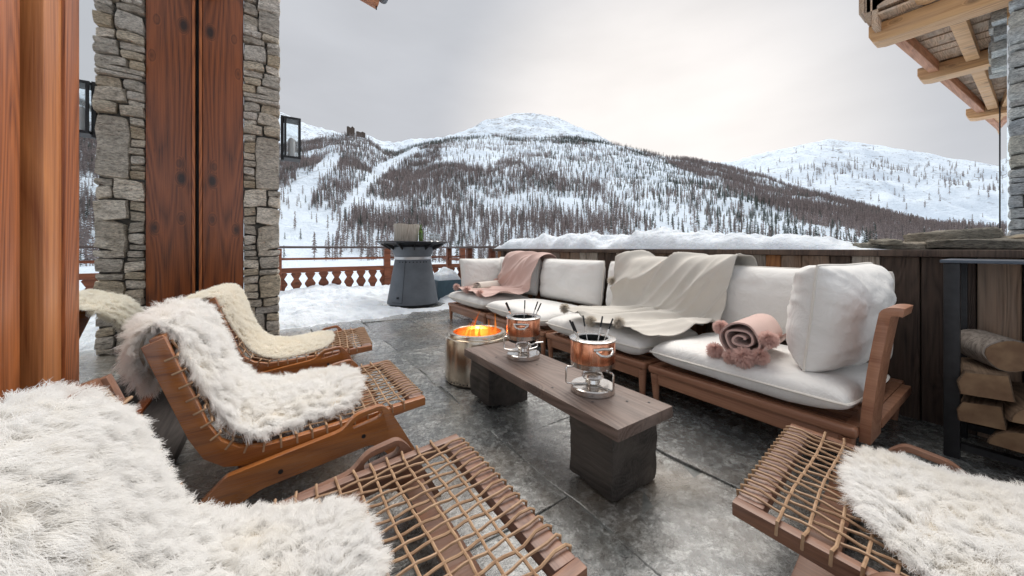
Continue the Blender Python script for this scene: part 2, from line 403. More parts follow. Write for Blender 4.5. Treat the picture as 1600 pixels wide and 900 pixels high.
def emit(name, col, st, tr=0):
    s = NT(name); e = s.n('Emission'); e.inputs[1].default_value = st
    if tr:
        lw = s.n('LayerWeight'); lw.inputs[0].default_value = .35
        g = s.coord((1,1,1)); f = s.noise(s.coord((1,1,.4)), 14, 3)
        s.l(s.ramp(f, [(.35, tuple(q*.6 for q in col)), (.65, (1, .30, .035))]), e.inputs[0])
        t = s.n('BsdfTransparent'); m = s.n('MixShader')
        s.l(s.math('MULTIPLY', s.math('SUBTRACT', 1, lw.outputs['Facing']), tr), m.inputs[0]); s.l(t.outputs[0], m.inputs[1]); s.l(e.outputs[0], m.inputs[2])
        s.l(m.outputs[0], s.t.nodes['Material Output'].inputs['Surface'])
    else:
        e.inputs[0].default_value = (*col, 1); s.l(e.outputs[0], s.t.nodes['Material Output'].inputs['Surface'])
    return s.m
M['flame'] = emit('flame', (1, .14, .012), .55, .5); M['ember'] = emit('embers', (1, .16, .015), 1.5)
M['bulbglass'] = simple('frosted lamp tube', (.75,.75,.75), .3)

# ------------------------------------------------------------------ terrain
def pxb(x): return np.degrees(np.arctan((np.asarray(x, float)-800)/550))+34
def pxt(x, y): return (388-np.asarray(y, float))/550*np.cos(np.arctan((np.asarray(x, float)-800)/550))
R1p = np.array([(440,226),(480,222),(520,213),(548,208),(575,214),(600,232),(620,237),(640,228),(700,215),(760,211),(800,212),(860,215),(920,220),(957,226),(1000,236),(1080,250),(1140,262),(1250,294),(1350,320),(1450,348),(1520,363),(1600,376)], float)
R2p = np.array([(440,178),(480,195),(540,212),(600,229),(700,216),(735,205),(760,187),(800,178),(850,180),(885,188),(920,202),(957,224),(985,246),(1060,262),(1140,258),(1200,237),(1250,224),(1290,220),(1350,225),(1400,234),(1480,248),(1560,258),(1600,264)], float)
def ext(P):
    b = pxb(P[:,0]); t = pxt(P[:,0], P[:,1])
    return np.concatenate([[-180,-60,-30], b, [105,140,180]]), np.concatenate([[.12,.16,.2], t, [.12,.12,.12]])
B1, T1 = ext(R1p); B2, T2 = ext(R2p); T2[:3] += .05; T2[-3:] += .05
RF, RA, RB = 135., 600., 1300.
def terrain_h(b, r, detail=True):
    e1 = np.interp(b, B1, T1)*RA; e2 = np.interp(b, B2, T2)*RB
    x = r*np.sin(np.radians(b)); y = r*np.cos(np.radians(b))
    base = -2.2-np.clip((r-12)/60, 0, 1)*1.5
    s = np.clip((r-RF)/(RA-RF), 0, 1)
    h1 = base+(e1-base)*s**1.12
    q = np.clip((r-RA)/(RB-RA), 0, 1)
    h2 = e1+(e2-e1)*q-60*np.sin(np.pi*np.clip(q/.5, 0, 1))*.5*(1-q)
    h = np.where(r <= RA, h1, h2)
    h = np.where(r > RB, e2-(r-RB)*.18, h)
    if detail:
        am = np.clip((r-60)/300, 0, 1)
        edge = 1-.6*np.exp(-((r-RA)/60)**2)-.6*np.exp(-((r-RB)/120)**2)
        h = h+am*edge*(60*fbm(x/130+7, y/130+3, 5)*np.clip(r/900, .3, 1.0)+14*fbm(x/28, y/28, 3))
        h = h+np.clip((r-8)/20, 0, 1)*.6*fbm(x/6, y/6, 3)
    return h
bb = np.concatenate([np.arange(-180,-32,4), np.arange(-32,100,.25), np.arange(100,180.1,4)])
rr = np.concatenate([np.linspace(.5,9,4), np.geomspace(12,RF,26), np.linspace(RF+4,RA,96), np.linspace(RA+6,RB,72), np.linspace(RB+30,3000,12)])
Bg, Rg = np.meshgrid(bb, rr, indexing='ij')
Hg = terrain_h(Bg, Rg)+0
terr = link('hillside', grid_mesh('hillside', Rg*np.sin(np.radians(Bg)), Rg*np.cos(np.radians(Bg)), Hg+0.0), M['hill'], kind='structure')
terr['label'] = 'snow covered valley floor and mountainsides behind the terrace'

def forest(name, n, cand, width, tiers, blades, kind, pw=.8, thin=1.0):
    """many small trees merged: trunk spike and whorls of twig blades"""
    b, r, hgt = cand
    m = len(b); x = r*np.sin(np.radians(b)); y = r*np.cos(np.radians(b)); z = terrain_h(b, r)-.3
    K = tiers*blades; V = np.zeros((m, 3*K+4, 3), np.float32)
    ph = RNG.random(m)*6.28
    for t in range(tiers):
        f0 = .16+.80*t/tiers; rad = width*(1-f0)**pw+.012
        for k in range(blades):
            a = ph+6.283*(k+.5*(t % 2))/blades+RNG.normal(0, .25, m)
            R = hgt*rad*(.65+.7*RNG.random(m)); ca, sa = np.cos(a), np.sin(a); j = 3*(t*blades+k)
            dz = hgt*(.22/tiers**.5)
            zz = z+hgt*f0
            V[:, j] = np.stack([x-sa*R*.16*thin, y+ca*R*.16*thin, zz+dz*.2], 1)
            V[:, j+1] = np.stack([x+ca*R, y+sa*R, zz-dz*.35+RNG.normal(0, .02, m)*hgt], 1)
            V[:, j+2] = np.stack([x+sa*R*.3*thin, y-ca*R*.3*thin, zz+dz*1.1], 1)
    w = hgt*.013+.02
    for i, a in enumerate((0, 2.09, 4.19)):
        V[:, 3*K+i] = np.stack([x+w*np.cos(a), y+w*np.sin(a), z], 1)
    V[:, 3*K+3] = np.stack([x, y, z+hgt], 1)
    F = np.concatenate([np.arange(3*K).reshape(K, 3), np.array([[0,1,3],[1,2,3],[2,0,3]])+3*K])
    off = (np.arange(m)*(3*K+4))[:, None, None]
    me = np_mesh(name, V.reshape(-1, 3), (F[None]+off).reshape(-1, 3), smooth=False)
    return link(name, me, M[kind], kind='stuff')
def candidates(n, r0, r1):
    b = RNG.uniform(-30, 92, n); r = np.sqrt(RNG.uniform(r0**2, r1**2, n)); h = terrain_h(b, r)
    px = 800+550*np.tan(np.radians(np.clip(b-34, -75, 75))); d = r*np.cos(np.radians(b-34)); py = 388-550*(h-1)/d
    return b, r, px, py
def segd(px, py, a, b):
    a = np.array(a, float); d = np.array(b, float)-a; t = np.clip(((px-a[0])*d[0]+(py-a[1])*d[1])/(d@d), 0, 1)
    return np.hypot(px-a[0]-t*d[0], py-a[1]-t*d[1])
b, r, px, py = candidates(150000, RF-10, RA)
ridge = np.interp(px, R1p[:,0], R1p[:,1]); dr = py-ridge
clump = fbm(r*np.sin(np.radians(b))/45, r*np.cos(np.radians(b))/45, 3)
pxw = px+260*fbm(b*.35, r/60, 4); den = np.where((pxw < 625) & (py > 332+90*clump), np.where(pxw < 525, .05, .35), .55)
pineP = np.full(len(b), .22)
den = np.where((px > 690) & (px < 930) & (dr > 9) & (dr < 44), .12, den)                       # snow band under the crest
pineP = np.where((px > 690) & (py > 285), .36, pineP); pineP = np.where(py > 335, .12, pineP)
bord = np.interp(px, [860,930,1000,1080], [250,285,345,400])
open_ = (px > 860) & (py < bord)
den = np.where(open_, .13, den); pineP = np.where(open_, .7, pineP)
lowr = np.interp(px, [1040,1150,1250,1350,1450,1600], [12,38,52,60,50,40])
band = (px > 1040) & (dr < lowr)
den = np.where(band, .6, den); pineP = np.where(band, .12, pineP)
den = np.where((px > 1040) & (dr >= lowr), .20, den)
crest = (dr < 9) & (px > 600)
den = np.where(crest, .5, den); pineP = np.where(crest & (px < 1040), .85, pineP)
for A, Bq, w in (((430,365),(480,290),20), ((480,290),(520,252),11), ((440,375),(500,360),28), ((540,330),(600,262),9), ((600,262),(650,236),6)):
    den = np.where(segd(px, py, A, Bq) < w*(1+.9*clump), .02, den)
den = np.where((px > 505) & (px < 600) & (dr < 26), .3, den)
keep = RNG.random(len(b)) < den*np.clip(.75+2.2*clump, 0.05, 1.5)
b, r, pineP = b[keep], r[keep], pineP[keep]
isP = RNG.random(len(b)) < pineP*np.clip(1+2.5*fbm(b/2.0, r/40, 2), .1, 3)
hh = RNG.uniform(3.8, 8.6, len(b))*np.clip(1.15-r/2400, .9, 1.2)*np.where(isP, .95, 1)
fo = forest('larch_wood', 0, (b[~isP], r[~isP], hh[~isP]), .125, 9, 3, 'larch', .55, .62); fo['label'] = 'brown bare larch wood covering the slope behind the terrace'; fo['category'] = 'wood'
fo = forest('pine_wood', 0, (b[isP], r[isP], hh[isP]*RNG.uniform(.55,1.05,isP.sum())), .16, 8, 4, 'pine', .75, .9); fo['label'] = 'dark green pines scattered over the snowy slope behind the terrace'; fo['category'] = 'wood'
b, r, px, py = candidates(9000, RA+40, RB*.93)
r2 = np.interp(px, R2p[:,0], R2p[:,1]); d2 = py-r2
strip = np.interp(px, [1200,1300,1400,1480,1600], [285,272,268,275,290])
den = np.where(px > 1230, np.where(np.abs(py-strip) < 16, .75, np.where((py > strip) & (py < strip+60), .22, .02)), .0)
den = np.where((px > 1150) & (px <= 1230) & (d2 > 15), .12, den)
keep = RNG.random(len(b)) < den*np.clip(.8+2.5*fbm(b*1.5, r/60, 3), 0, 1.6)
fo = forest('far_wood', 0, (b[keep], r[keep], RNG.uniform(8, 15, keep.sum())), .15, 5, 4, 'larch'); fo['label'] = 'dark strip of wood below the rounded snowy mountain on the right'; fo['category'] = 'wood'

# single larches standing beyond the wall
def larch_proto():
    root = empty('larch_tree', label='x', cat='tree', group='larches beyond the plank wall')
    MB().tube([(0,0,0),(.05,0,4),(-.03,.04,8),(0,0,12)], [.16,.12,.07,.015], 6).build('trunk', M['bark'], root)
    mb = MB(); rg = random.Random(5)
    for i in range(150):
        f = .12+.87*(i/150); z = 12*f; a = rg.random()*6.283; R = (2.3*(1-f)**.8+.15)*rg.uniform(.5,1.1)
        tip = Vector((R*math.cos(a), R*math.sin(a), z+R*rg.uniform(-.15,.2)))
        base = Vector((0,0,z)); midp = base.lerp(tip, .5)+Vector((0,0,.1*R))
        mb.tube([base, midp, tip], [.035*(1.2-f), .022, .008], 3, cap=False)
        for k in range(6):
            q = rg.uniform(.3,1); p = base.lerp(tip, q); d = Vector((rg.uniform(-1,1), rg.uniform(-1,1), rg.uniform(-.7,.5)))*.42*(1.2-f)
            mb.tube([p, p+d], [.014,.005], 3, cap=False)
    mb.build('crown', M['larch'], root, smooth=False, fix=False)
    return root
LX = [(1085,66,1.0,'tallest bare larch beyond the snowy wall, left of the clump of larches'), (1118,74,.82,'slim bare larch just right of the tallest larch beyond the wall'),
      (1158,62,.98,'broad russet larch in the middle of the larches beyond the wall'), (1176,70,.8,'bare larch close behind the broad russet larch'),
      (1205,78,.72,'short bare larch at right end of the larches beyond the wall'), (1052,84,.66,'short bare larch at left end of the larches beyond the wall'),
      (1240,90,.6,'smallest bare larch, far right of the larches above the snow')]
pr = larch_proto()
for i, (x, r_, s_, lab) in enumerate(LX):
    o = pr if i == 0 else copy_tree(pr)
    bq = math.radians(float(pxb(x))); z_ = float(terrain_h(np.array([math.degrees(bq)]), np.array([float(r_)]))[0])
    o.location = (r_*math.sin(bq), r_*math.cos(bq), z_-.2); o.scale = (s_,)*3; o.rotation_euler.z = i*1.3; o['label'] = lab
# ruin on the left knoll
bq = math.radians(float(pxb(548))); rq = RA-8; zq = float(terrain_h(np.array([math.degrees(bq)]), np.array([rq]))[0])
ru = empty('ruined_tower', (rq*math.sin(bq), rq*math.cos(bq), zq-2), -bq, 'small ruined stone tower on the left snowy knoll', 'tower')
def ruin(w, d, h, x):
    m = MB(); m.prism([(x-w/2,0),(x+w/2,0),(x+w/2,h*.8),(x+w*.2,h),(x,h*.82),(x-w*.3,h*.95),(x-w/2,h*.9)], -d/2, d/2); return m
ruin(11, 8, 15, 0).build('tower', M['bark'], ru); ruin(13, 7, 9, 14).build('wall', M['bark'], ru)

# ------------------------------------------------------------------ terrace floor
ter = MB().box((-3.2,-3.2,-.5),(5.0,8.75,-.010)).build('terrace_floor', M['joint'], kind='structure')
ter['label'] = 'wet slate terrace'
rg = random.Random(3)
x = -1.6; slabs = []
while x < 3.6:
    w = rg.choice([.45,.6,.62,.75]); y = -1.6+rg.random()*.5
    while y < 6.6:
        l = rg.choice([.5,.7,.9,1.1,1.25]); g = .0022
        m = MB(); nx, ny = 3, 4; zt = rg.uniform(-.006,.004); tx, ty = rg.uniform(-.006,.006), rg.uniform(-.006,.006); cj = [(rg.uniform(-.03,.03), rg.uniform(-.03,.03)) for _ in range(40)]
        top = []; q = 0
        for i in range(nx+1):
            for j in range(ny+1):
                X = x+g+(w-2*g)*i/nx; Yy = y+g+(l-2*g)*j/ny
                if i in (0, nx): X += (cj[q][0]*.45 if i == 0 else cj[q][0]*.45)
                if j in (0, ny): Yy += cj[q][1]*.45
                top.append((X, Yy, zt+tx*(i/nx-.5)+ty*(j/ny-.5)+rg.uniform(-.003,.003))); q += 1
        fs = [(i*(ny+1)+j, (i+1)*(ny+1)+j, (i+1)*(ny+1)+j+1, i*(ny+1)+j+1) for i in range(nx) for j in range(ny)]
        bi = [i*(ny+1) for i in range(nx+1)]+[nx*(ny+1)+j for j in range(1, ny+1)]+[i*(ny+1)+ny for i in range(nx-1,-1,-1)]+[j for j in range(ny-1,0,-1)]
        vs = top+[(top[k][0], top[k][1], -.03) for k in bi]; n0 = len(top)
        fs += [(bi[k], n0+k, n0+(k+1) % len(bi), bi[(k+1) % len(bi)]) for k in range(len(bi))]
        m.add(vs, fs); m.build('paving_slab', M['paving'], ter, bevel=.0025, seg=1)
        y += l
    x += w

# snow lying on the far half of the terrace
gx, gy = np.meshgrid(np.linspace(-.6,3.1,150), np.linspace(4.6,8.35,150), indexing='ij')
edge = 5.2+.33*fbm(gx*1.3+2, gy*0+1, 4)*2+np.where(gx > 1.3, .35*np.clip(gx-1.3, 0, 1), 0)+.16*fbm(gx*6, gy*6, 4)+.10*fbm(gx*19, gy*19, 3)
hs = np.clip((gy-edge)/1.2, -.2, 1)
hz = .14*np.where(hs > 0, np.sqrt(np.clip(hs, 0, 1)), hs*1.0)+.30*fbm(gx*1.5, gy*1.5, 6)*np.clip(hs*2.2+.12, 0, 1)+.13*fbm(gx*6, gy*6, 5)*np.clip(hs*4, 0, 1)
rgd = np.hypot(gx-2.04, gy-6.17); hz = np.where(rgd < .85, hz*np.clip((rgd-.45)/.4, 0, 1)+.0*(rgd < .5)-.03*(rgd < .56), hz)
ob = link('terrace_snow', grid_mesh('terrace_snow', gx, gy, hz), M['snow'], kind='stuff'); ob['label'] = 'trodden snow lying on the far end of the terrace'; ob['category'] = 'snow'

# ------------------------------------------------------------------ glazed door on the left (glass runs away from the viewer)
GX = -.653
dr_ = empty('glazed_door', (0,0,0), 0, 'tall wooden framed glass door on the left, mirroring the stone pillar', 'door')
MB().box((GX-.035,2.09,.06),(GX-.012,4.86,4.6)).build('glass_pane', M['glazing'], dr_)
for y0, y1, x0, x1, mm in ((2.003,2.116,-.72,GX+.012,'varnish'),(1.878,2.0005,-.72,GX+.004,'varnish_l'),(1.694,1.815,-.78,GX-.022,'varnish'),(1.60,1.6925,-.78,GX-.05,'varnish_d'),(1.23,1.59,-.86,GX-.11,'iron'),(1.817,1.876,-.76,GX-.06,'iron')):  # both iron ones are black strips that paint the shade of gaps
    MB().box((x0,y0,.04),(x1,y1,4.6)).build('frame_post_or_dark_gap', M[mm], dr_, bevel=.004)
MB().box((GX-.08,2.118,.0),(GX+.015,4.84,.06)).build('bottom_rail', M['varnish_d'], dr_, bevel=.004)
tag(MB().box((-.635,1.5,-.02),(-.38,4.6,.05)).build('door_sill', M['sill'], bevel=.008), 'dark wet timber sill along the foot of the glass door', 'sill')
tag(MB().box((-1.2,1.3,.0),(-.95,5.2,4.7)).build('room_wall', M['iron']), 'dark inner wall behind the glass door', 'wall')
# timber wall and stone pillar facing the viewer
tw = empty('timber_wall', (0,0,0), 0, 'tall varnished knotty board between glass door and stone pillar', 'wall')
MB().box((-.622,4.85,.0),(-.287,4.93,4.7)).build('plank', M['varnish_d'], tw, bevel=.004)
MB().box((-.650,4.842,.0),(-.626,4.90,4.7)).build('trim', M['varnish'], tw, bevel=.002)
MB().box((-.70,4.90,.0),(-.29,5.0,4.7)).build('backing', M['iron'], tw)
mb = MB(); mb.prism([(4.84,3.62),(4.84,4.1),(4.35,4.3),(4.45,3.98),(4.7,3.72)], -.64, -.54, 'yz')
tag(mb.build('roof_bracket', M['sill'], bevel=.008), 'dark carved bracket at top of the varnished board', 'bracket')
def rstone(lo, hi, seed, amp=.02, cuts=2, power=None):
    m = MB().box(lo, hi); me = bpy.data.meshes.new('stone'); me.from_pydata(m.v, [], m.f)
    bm = bmesh.new(); bm.from_mesh(me); bmesh.ops.recalc_face_normals(bm, faces=bm.faces)
    bmesh.ops.subdivide_edges(bm, edges=bm.edges, cuts=cuts, use_grid_fill=True)
    c = (Vector(lo)+Vector(hi))/2; h = (Vector(hi)-Vector(lo))/2; rg = random.Random(seed)
    pw = power or rg.uniform(5, 14)
    sk = rg.uniform(-.5,.5) if (hi[2]-lo[2]) < .3 else .05
    for v in bm.verts:
        q = v.co-c; u = Vector((q.x/h.x, q.y/h.y, q.z/h.z)); n = (abs(u.x)**pw+abs(u.y)**pw+abs(u.z)**pw)**(1/pw)
        u = u/n if n > 0 else u
        v.co = c+Vector((u.x*h.x, u.y*h.y, u.z*h.z+sk*u.x*h.z*.5))
        v.co += mnoise.noise_vector(v.co*9+Vector((seed*3.1,seed,0)))*amp
    bm.to_mesh(me); bm.free(); me.shade_smooth()
    try: me.set_sharp_from_angle(angle=math.radians(45))
    except Exception: pass
    return me
sp = empty('stone_pillar', (0,0,0), 0, 'rough grey drystone pillar beside the varnished board, with a wall lantern', 'pillar')
MB().box((-.28,4.885,0),(.03,5.4,4.7)).build('core', M['mortar'], sp)
rg = random.Random(11); z = 0; k = 0
rows = []
bigs = [(1.80,2.42,.52)]
while z < 4.6:
    hgt = rg.choice([.05,.07,.09,.11,.14,.17,.2,.26])
    if 1.62 < z < 1.82: hgt = .60
    if .93 < z < 1.0: hgt = .28
    splits = [-.285,.055] if hgt < .08 and rg.random() < .25 else [-.285, -.285+.34*rg.uniform(.3,.65), .055]
    for i in range(len(splits)-1):
        a, bq = splits[i]+(rg.uniform(-.004,.006) if i else 0), splits[i+1]-rg.uniform(0,.006)
        if (bq-a) < .17 and hgt > .11:       # narrow half of a tall course: two to four small stones
            nn = max(2, int(hgt/.085)); zz = z; fr = [rg.uniform(.5,1.6) for _ in range(nn)]
            for t in range(nn):
                h2 = hgt*fr[t]/sum(fr); k += 1
                link('stone', rstone((a+.004, 4.835+rg.uniform(-.03,.03), zz+.005), (bq-.003, 5.0, zz+h2-.004), k, .016, 2), M['stone'], sp); zz += h2
        else:
            k += 1
            link('stone', rstone((a+.003, 4.82+rg.uniform(-.03,.02), z+.003), (bq-.003, 5.0, z+hgt-.005), k, .018, 3 if hgt > .2 else 2), M['stone'], sp)
    z += hgt
# lantern
la = empty('wall_lantern', (.06,4.98,0), 0, 'black box lantern on the right side of the stone pillar', 'lantern')
MB().box((0,-.06,2.04),(.03,.06,2.56)).build('back_plate', M['iron'], la, bevel=.003)
fr = MB(); 
for zz in (2.06,2.52): fr.box((.03,-.10,zz),(.20,.10,zz+.025))
for xx in (.035,.18):
    for yy in (-.1,.08): fr.box((xx,yy,2.085),(xx+.02,yy+.02,2.52))
fr.build('frame', M['iron'], la)
pn = MB()
pn.box((.055,-.094,2.085),(.18,-.091,2.52)); pn.box((.055,.091,2.085),(.18,.094,2.52)); pn.box((.192,-.08,2.085),(.195,.08,2.52)); pn.build('pane', M['glass'], la)
MB().lathe([(.035,2.09),(.035,2.30),(.02,2.32)], 16, (.11,0,0), True, True).build('bulb', M['bulbglass'], la)
# own roof end at the top edge
rb = empty('roof_edge', (0,0,0), 0, 'reddish rafter end with grey gutter at the top edge of the picture', 'roof')
def at(px_, py_, d):
    r_ = (px_-800)/550*d; return Vector((r_*math.cos(YAW)+d*math.sin(YAW), -r_*math.sin(YAW)+d*math.cos(YAW), 1+(388-py_)/550*d))
p0 = at(590,11,3.4); e0 = Vector((-.85, p0.y-.05, p0.z+.34)); up = Vector((0,0,1)); dv = Vector((0,.05,0))
mb = MB(); q = [e0, p0, p0+Vector((.02,0,.13)), e0+Vector((0,0,.16))]
mb.add([v-dv for v in q]+[v+dv for v in q], [(0,1,2,3),(7,6,5,4),(0,4,5,1),(1,5,6,2),(2,6,7,3),(3,7,4,0)]); mb.build('rafter', M['fascia'], rb, bevel=.006)
c0 = at(599,4,3.4); mb = MB(); mb.tube([c0+Vector((.0,-.9,.05)), c0+Vector((0,-.05,.05)), c0+Vector((0,.03,.05))], .045, 14); mb.build('gutter', M['grill'], rb)
mb = MB(); mb.tube([p0+Vector((-.012,0,-.03)), p0+Vector((-.012,0,.05))], .006, 6); mb.build('hook', M['iron'], rb)

# ------------------------------------------------------------------ railing
RY = 8.42
rl = empty('terrace_railing', (0,0,0), 0, 'red brown timber balustrade with vase shaped cutouts at far edge of the terrace', 'railing')
posts = [.05, 2.17, 4.1]
for xx in posts: MB().box((xx-.07,RY-.05,-.02),(xx+.07,RY+.05,.995 if xx < 4 else 1.05)).build('post', M['railing'], rl, bevel=.006)
MB().box((-.4,RY-.06,1.0),(4.5,RY+.08,1.045)).build('handrail', M['railtop'], rl, bevel=.006)
for a, bq in ((.12,2.10),(2.24,4.03)):
    MB().box((a,RY-.03,.76),(bq,RY+.03,.805)).build('middle_rail', M['railing'], rl, bevel=.004)
    MB().box((a,RY-.05,.50),(bq,RY+.05,.60)).build('lower_rail', M['railing'], rl, bevel=.012)
    MB().box((a,RY-.05,.0),(bq,RY+.05,.075)).build('bottom_rail', M['railtop'], rl, bevel=.004)
    n = 8; p = (bq-a)/n
    ws = [(.0,.055),(.06,.095),(.12,.07),(.18,.03),(.21,.03),(.30,.09),(.36,.055),(.40,.03),(.425,.055)]   # half widths of the gap
    cache = None
    for i in range(n+1):
        L_ = [(-p/2+min(w_,.09)*.9, .075+z_) for z_, w_ in ws]; Rr = [(p/2-min(w_,.09)*.9, .075+z_) for z_, w_ in ws]
        if i == 0: poly = [(0,.075)]+Rr+[(0,.5)]
        elif i == n: poly = [(0,.075),(0,.5)][:1]+[(0,.5)]+L_[::-1]
        else: poly = [q for q in Rr]+L_[::-1]
        xx = a+i*p
        MB().prism([(q[0]+xx, q[1]) for q in poly], RY-.014, RY+.014).build('baluster', M['railing'], rl)
# railing return at the right, towards the plank wall
rr2 = empty('railing_return', (0,0,0), 0, 'short return of the balustrade with a flat top board, beside the plank wall', 'railing')
for yy in (5.5,6.4,7.4): MB().box((3.22,yy-.05,0),(3.32,yy+.05,1.0)).build('post', M['railing'], rr2, bevel=.005)
MB().box((3.10,5.2,1.002),(3.42,7.8,1.04)).build('top_board', M['railtop'], rr2, bevel=.004)
MB().box((3.25,5.22,.74),(3.29,7.7,.79)).build('middle_rail', M['railing'], rr2, bevel=.004)

# ------------------------------------------------------------------ plank wall on the right
WX = 3.12
pw = empty('plank_wall', (0,0,0), 0, 'weathered vertical plank wall with dark capping behind the long sofa', 'wall')
MB().box((WX+.045,-1.7,-.02),(WX+.40,5.05,.95)).build('core', M['mortar'], pw)
rg = random.Random(21); y = 5.05
while y > -1.6:
    w = rg.uniform(.085,.2)
    if y < .62: m_ = rg.choice(['fence4','fence4','fence4','fence2'])
    else: m_ = rg.choice(['fence1','fence1','fence2','fence2','fence1','fence3','fence4'])
    dx = rg.uniform(-.012,.012)
    MB().box((WX+dx, y-w+.004, -.01), (WX+.04, y, .95)).build('plank', M[m_], pw, bevel=.004, seg=1)
    y -= w
me = MB().box((WX-.08,-1.7,.952),(WX+.52,5.1,.992)).build('capping', M['fence4'], pw, bevel=.006)
gx, gy = np.meshgrid(np.linspace(WX-.07,WX+.52,40), np.linspace(.45,5.1,430), indexing='ij')
u = (gx-(WX-.07))/.59; prof = np.clip(1-np.abs(2*u-1)**3.0, 0, 1)**.55
env = np.interp(gy, [.45,.62,.9,1.4,2.2,3,4,4.8,5.1], [0,.03,.085,.165,.21,.19,.20,.18,.0])
wav = .5+1.2*(fbm(gy*1.9+3, u*.8, 4)+.28)+.7*fbm(gy*5, gx*4, 4)
hz = .991+env*prof*np.clip(wav, .25, 1.6)+.07*fbm(gy*11, gx*11, 5)*prof*np.clip(env*20, 0, 1)
xo = gx-.03*np.clip(prof, 0, 1)*fbm(gy*3, gy*0, 3)
o = link('wall_snow', grid_mesh('wall_snow', xo, gy, hz), M['snow'], kind='stuff'); o['label'] = 'thick lumpy snow lying on top of the plank wall'; o['category'] = 'snow'
# slates on the wall
rg = random.Random(4); sl_lab = ['long thin slate at left end of the slates on the wall top','flat slate tapering leftwards on the wall top beside the snow end','broad tilted slate, highest of the slates on the wall top','thick slate under the tilted slate on the wall top','long mossy slate at right end of the wall top, near the stone building','small slate chip on the wall top in front of the tilted slate']
for i, (y0, y1, x0, x1, z0, z1, tilt) in enumerate(((.50,.95,WX+.12,WX+.42,.990,1.03,.02),(.33,.66,WX,WX+.4,.990,1.045,-.05),(.10,.46,WX+.1,WX+.42,1.035,1.115,-.09),(-.1,.36,WX-.02,WX+.45,.990,1.05,0),(-.9,.09,WX+.02,WX+.45,1.04,1.105,-.03),(.44,.58,WX-.05,WX+.1,1.02,1.045,.05))):
    me = rstone((x0,y0,z0),(x1,y1,z1), 60+i, .018, 4)
    for v in me.vertices: v.co.z += tilt*(v.co.y-y0)
    tag(link('slate', rough(me, .016, 16, i), M['slate']), sl_lab[i], 'slate', 'slates on the wall top')

# ------------------------------------------------------------------ neighbouring building, top right
nb = empty('stone_chalet', (0,0,0), 0, 'stone chalet with wide timber eaves and tall glass at the right edge', 'building')
ZS = 3.7
E0 = Vector((6.62,1.14,0)); E1 = Vector((15.5,.42,0)); ax = (E1-E0).normalized()
wl = lambda X: -.112+.041*X          # facade line
rf = MB(); 
rf.add([(6.3,1.2,ZS+.32),(15.5,.46,ZS+.32),(15.5,-3,ZS+.34),(6.3,-3,ZS+.34),(6.3,1.2,ZS+.5),(15.5,.46,ZS+.5),(15.5,-3,ZS+1.6),(6.3,-3,ZS+1.6)], [(0,1,2,3),(4,7,6,5),(0,4,5,1),(1,5,6,2),(2,6,7,3),(3,7,4,0)])
roof = rf.build('roof', M['soffit'], nb)
# soffit boards run along the eave
ya = lambda X: 1.14-.081*(X-6.62)
X = 6.3
while X < 15.2:
    w_ = random.uniform(.16,.26); dz = random.uniform(-.012,.012); a = X+.006; b_ = X+w_-.006
    v = [(a,ya(a),ZS+.25+dz),(b_,ya(b_),ZS+.25+dz),(b_,wl(b_)-.1,ZS+.25+dz),(a,wl(a)-.1,ZS+.25+dz)]
    MB().add(v+[(p,q,r+.03) for p, q, r in v], [(0,1,2,3),(7,6,5,4),(0,4,5,1),(1,5,6,2),(2,6,7,3),(3,7,4,0)]).build('soffit_board', M['soffit'], roof)
    X += w_
def beam(X, y0, y1, w, z0, z1, name='beam', mat='eave', scal=True):
    poly = [(y0-.0,z1),(y0,z0+.10),(y0-.04,z0+.02),(y0-.12,z0),(y1,z0),(y1,z1)] if scal else [(y0,z1),(y0,z0),(y1,z0),(y1,z1)]
    MB().prism(poly, X-w/2, X+w/2, 'yz').build(name, M[mat], roof, bevel=.01)
beam(6.62, 1.22, -1.2, .26, ZS-.02, ZS+.22); beam(8.8, 1.06, -.6, .28, ZS+.0, ZS+.22); beam(12.2, .80, -.4, .34, ZS+.0, ZS+.22)
# carved scroll brackets above the first beam
for zz, yy, x0, x1 in ((.30,1.12,6.30,6.44),(.62,.95,6.30,6.44)):
    pts = [(yy-.62*t, ZS+zz+.085*math.sin(t*6.3+.4)-.02*t) for t in np.linspace(0,1,22)]
    MB().prism(pts+[(p[0], p[1]+.11) for p in pts[::-1]], x0, x1, 'yz').build('scroll_bracket', M['eave'], roof, bevel=.012)
for k in range(7): MB().box((6.50,.0+.15*k,ZS+.23),(6.54,.142+.15*k,ZS+1.9)).build('gable_board', M['soffit'], roof, bevel=.006)
for k in range(3): MB().box((6.30,1.10+.06*k,ZS+.10+.12*k),(6.62,1.155+.06*k,ZS+1.9)).build('verge_board', M['soffit'], roof, bevel=.006)
m = MB(); v = []
def fas(x0, y0, x1, y1, z0, z1, t, nm, mt):
    v = [(x0,y0,z0),(x1,y1,z0),(x1,y1-t,z0),(x0,y0-t,z0)]
    MB().add(v+[(a,b_,z1) for a, b_, c in v], [(0,1,2,3),(7,6,5,4),(0,4,5,1),(1,5,6,2),(2,6,7,3),(3,7,4,0)]).build(nm, M[mt], roof, bevel=.008)
for xa, xb in ((6.79,8.62),(8.98,11.98),(12.42,15.4)):
    f = lambda X: 1.14-.081*(X-6.62)
    fas(xa, f(xa)-.05, xb, f(xb)-.05, ZS+.08, ZS+.235, .10, 'fascia', 'fascia')
    g_ = lambda X: f(X)*.45+wl(X)*.55
    fas(xa, g_(xa), xb, g_(xb), ZS+.10, ZS+.235, .13, 'purlin', 'eave')
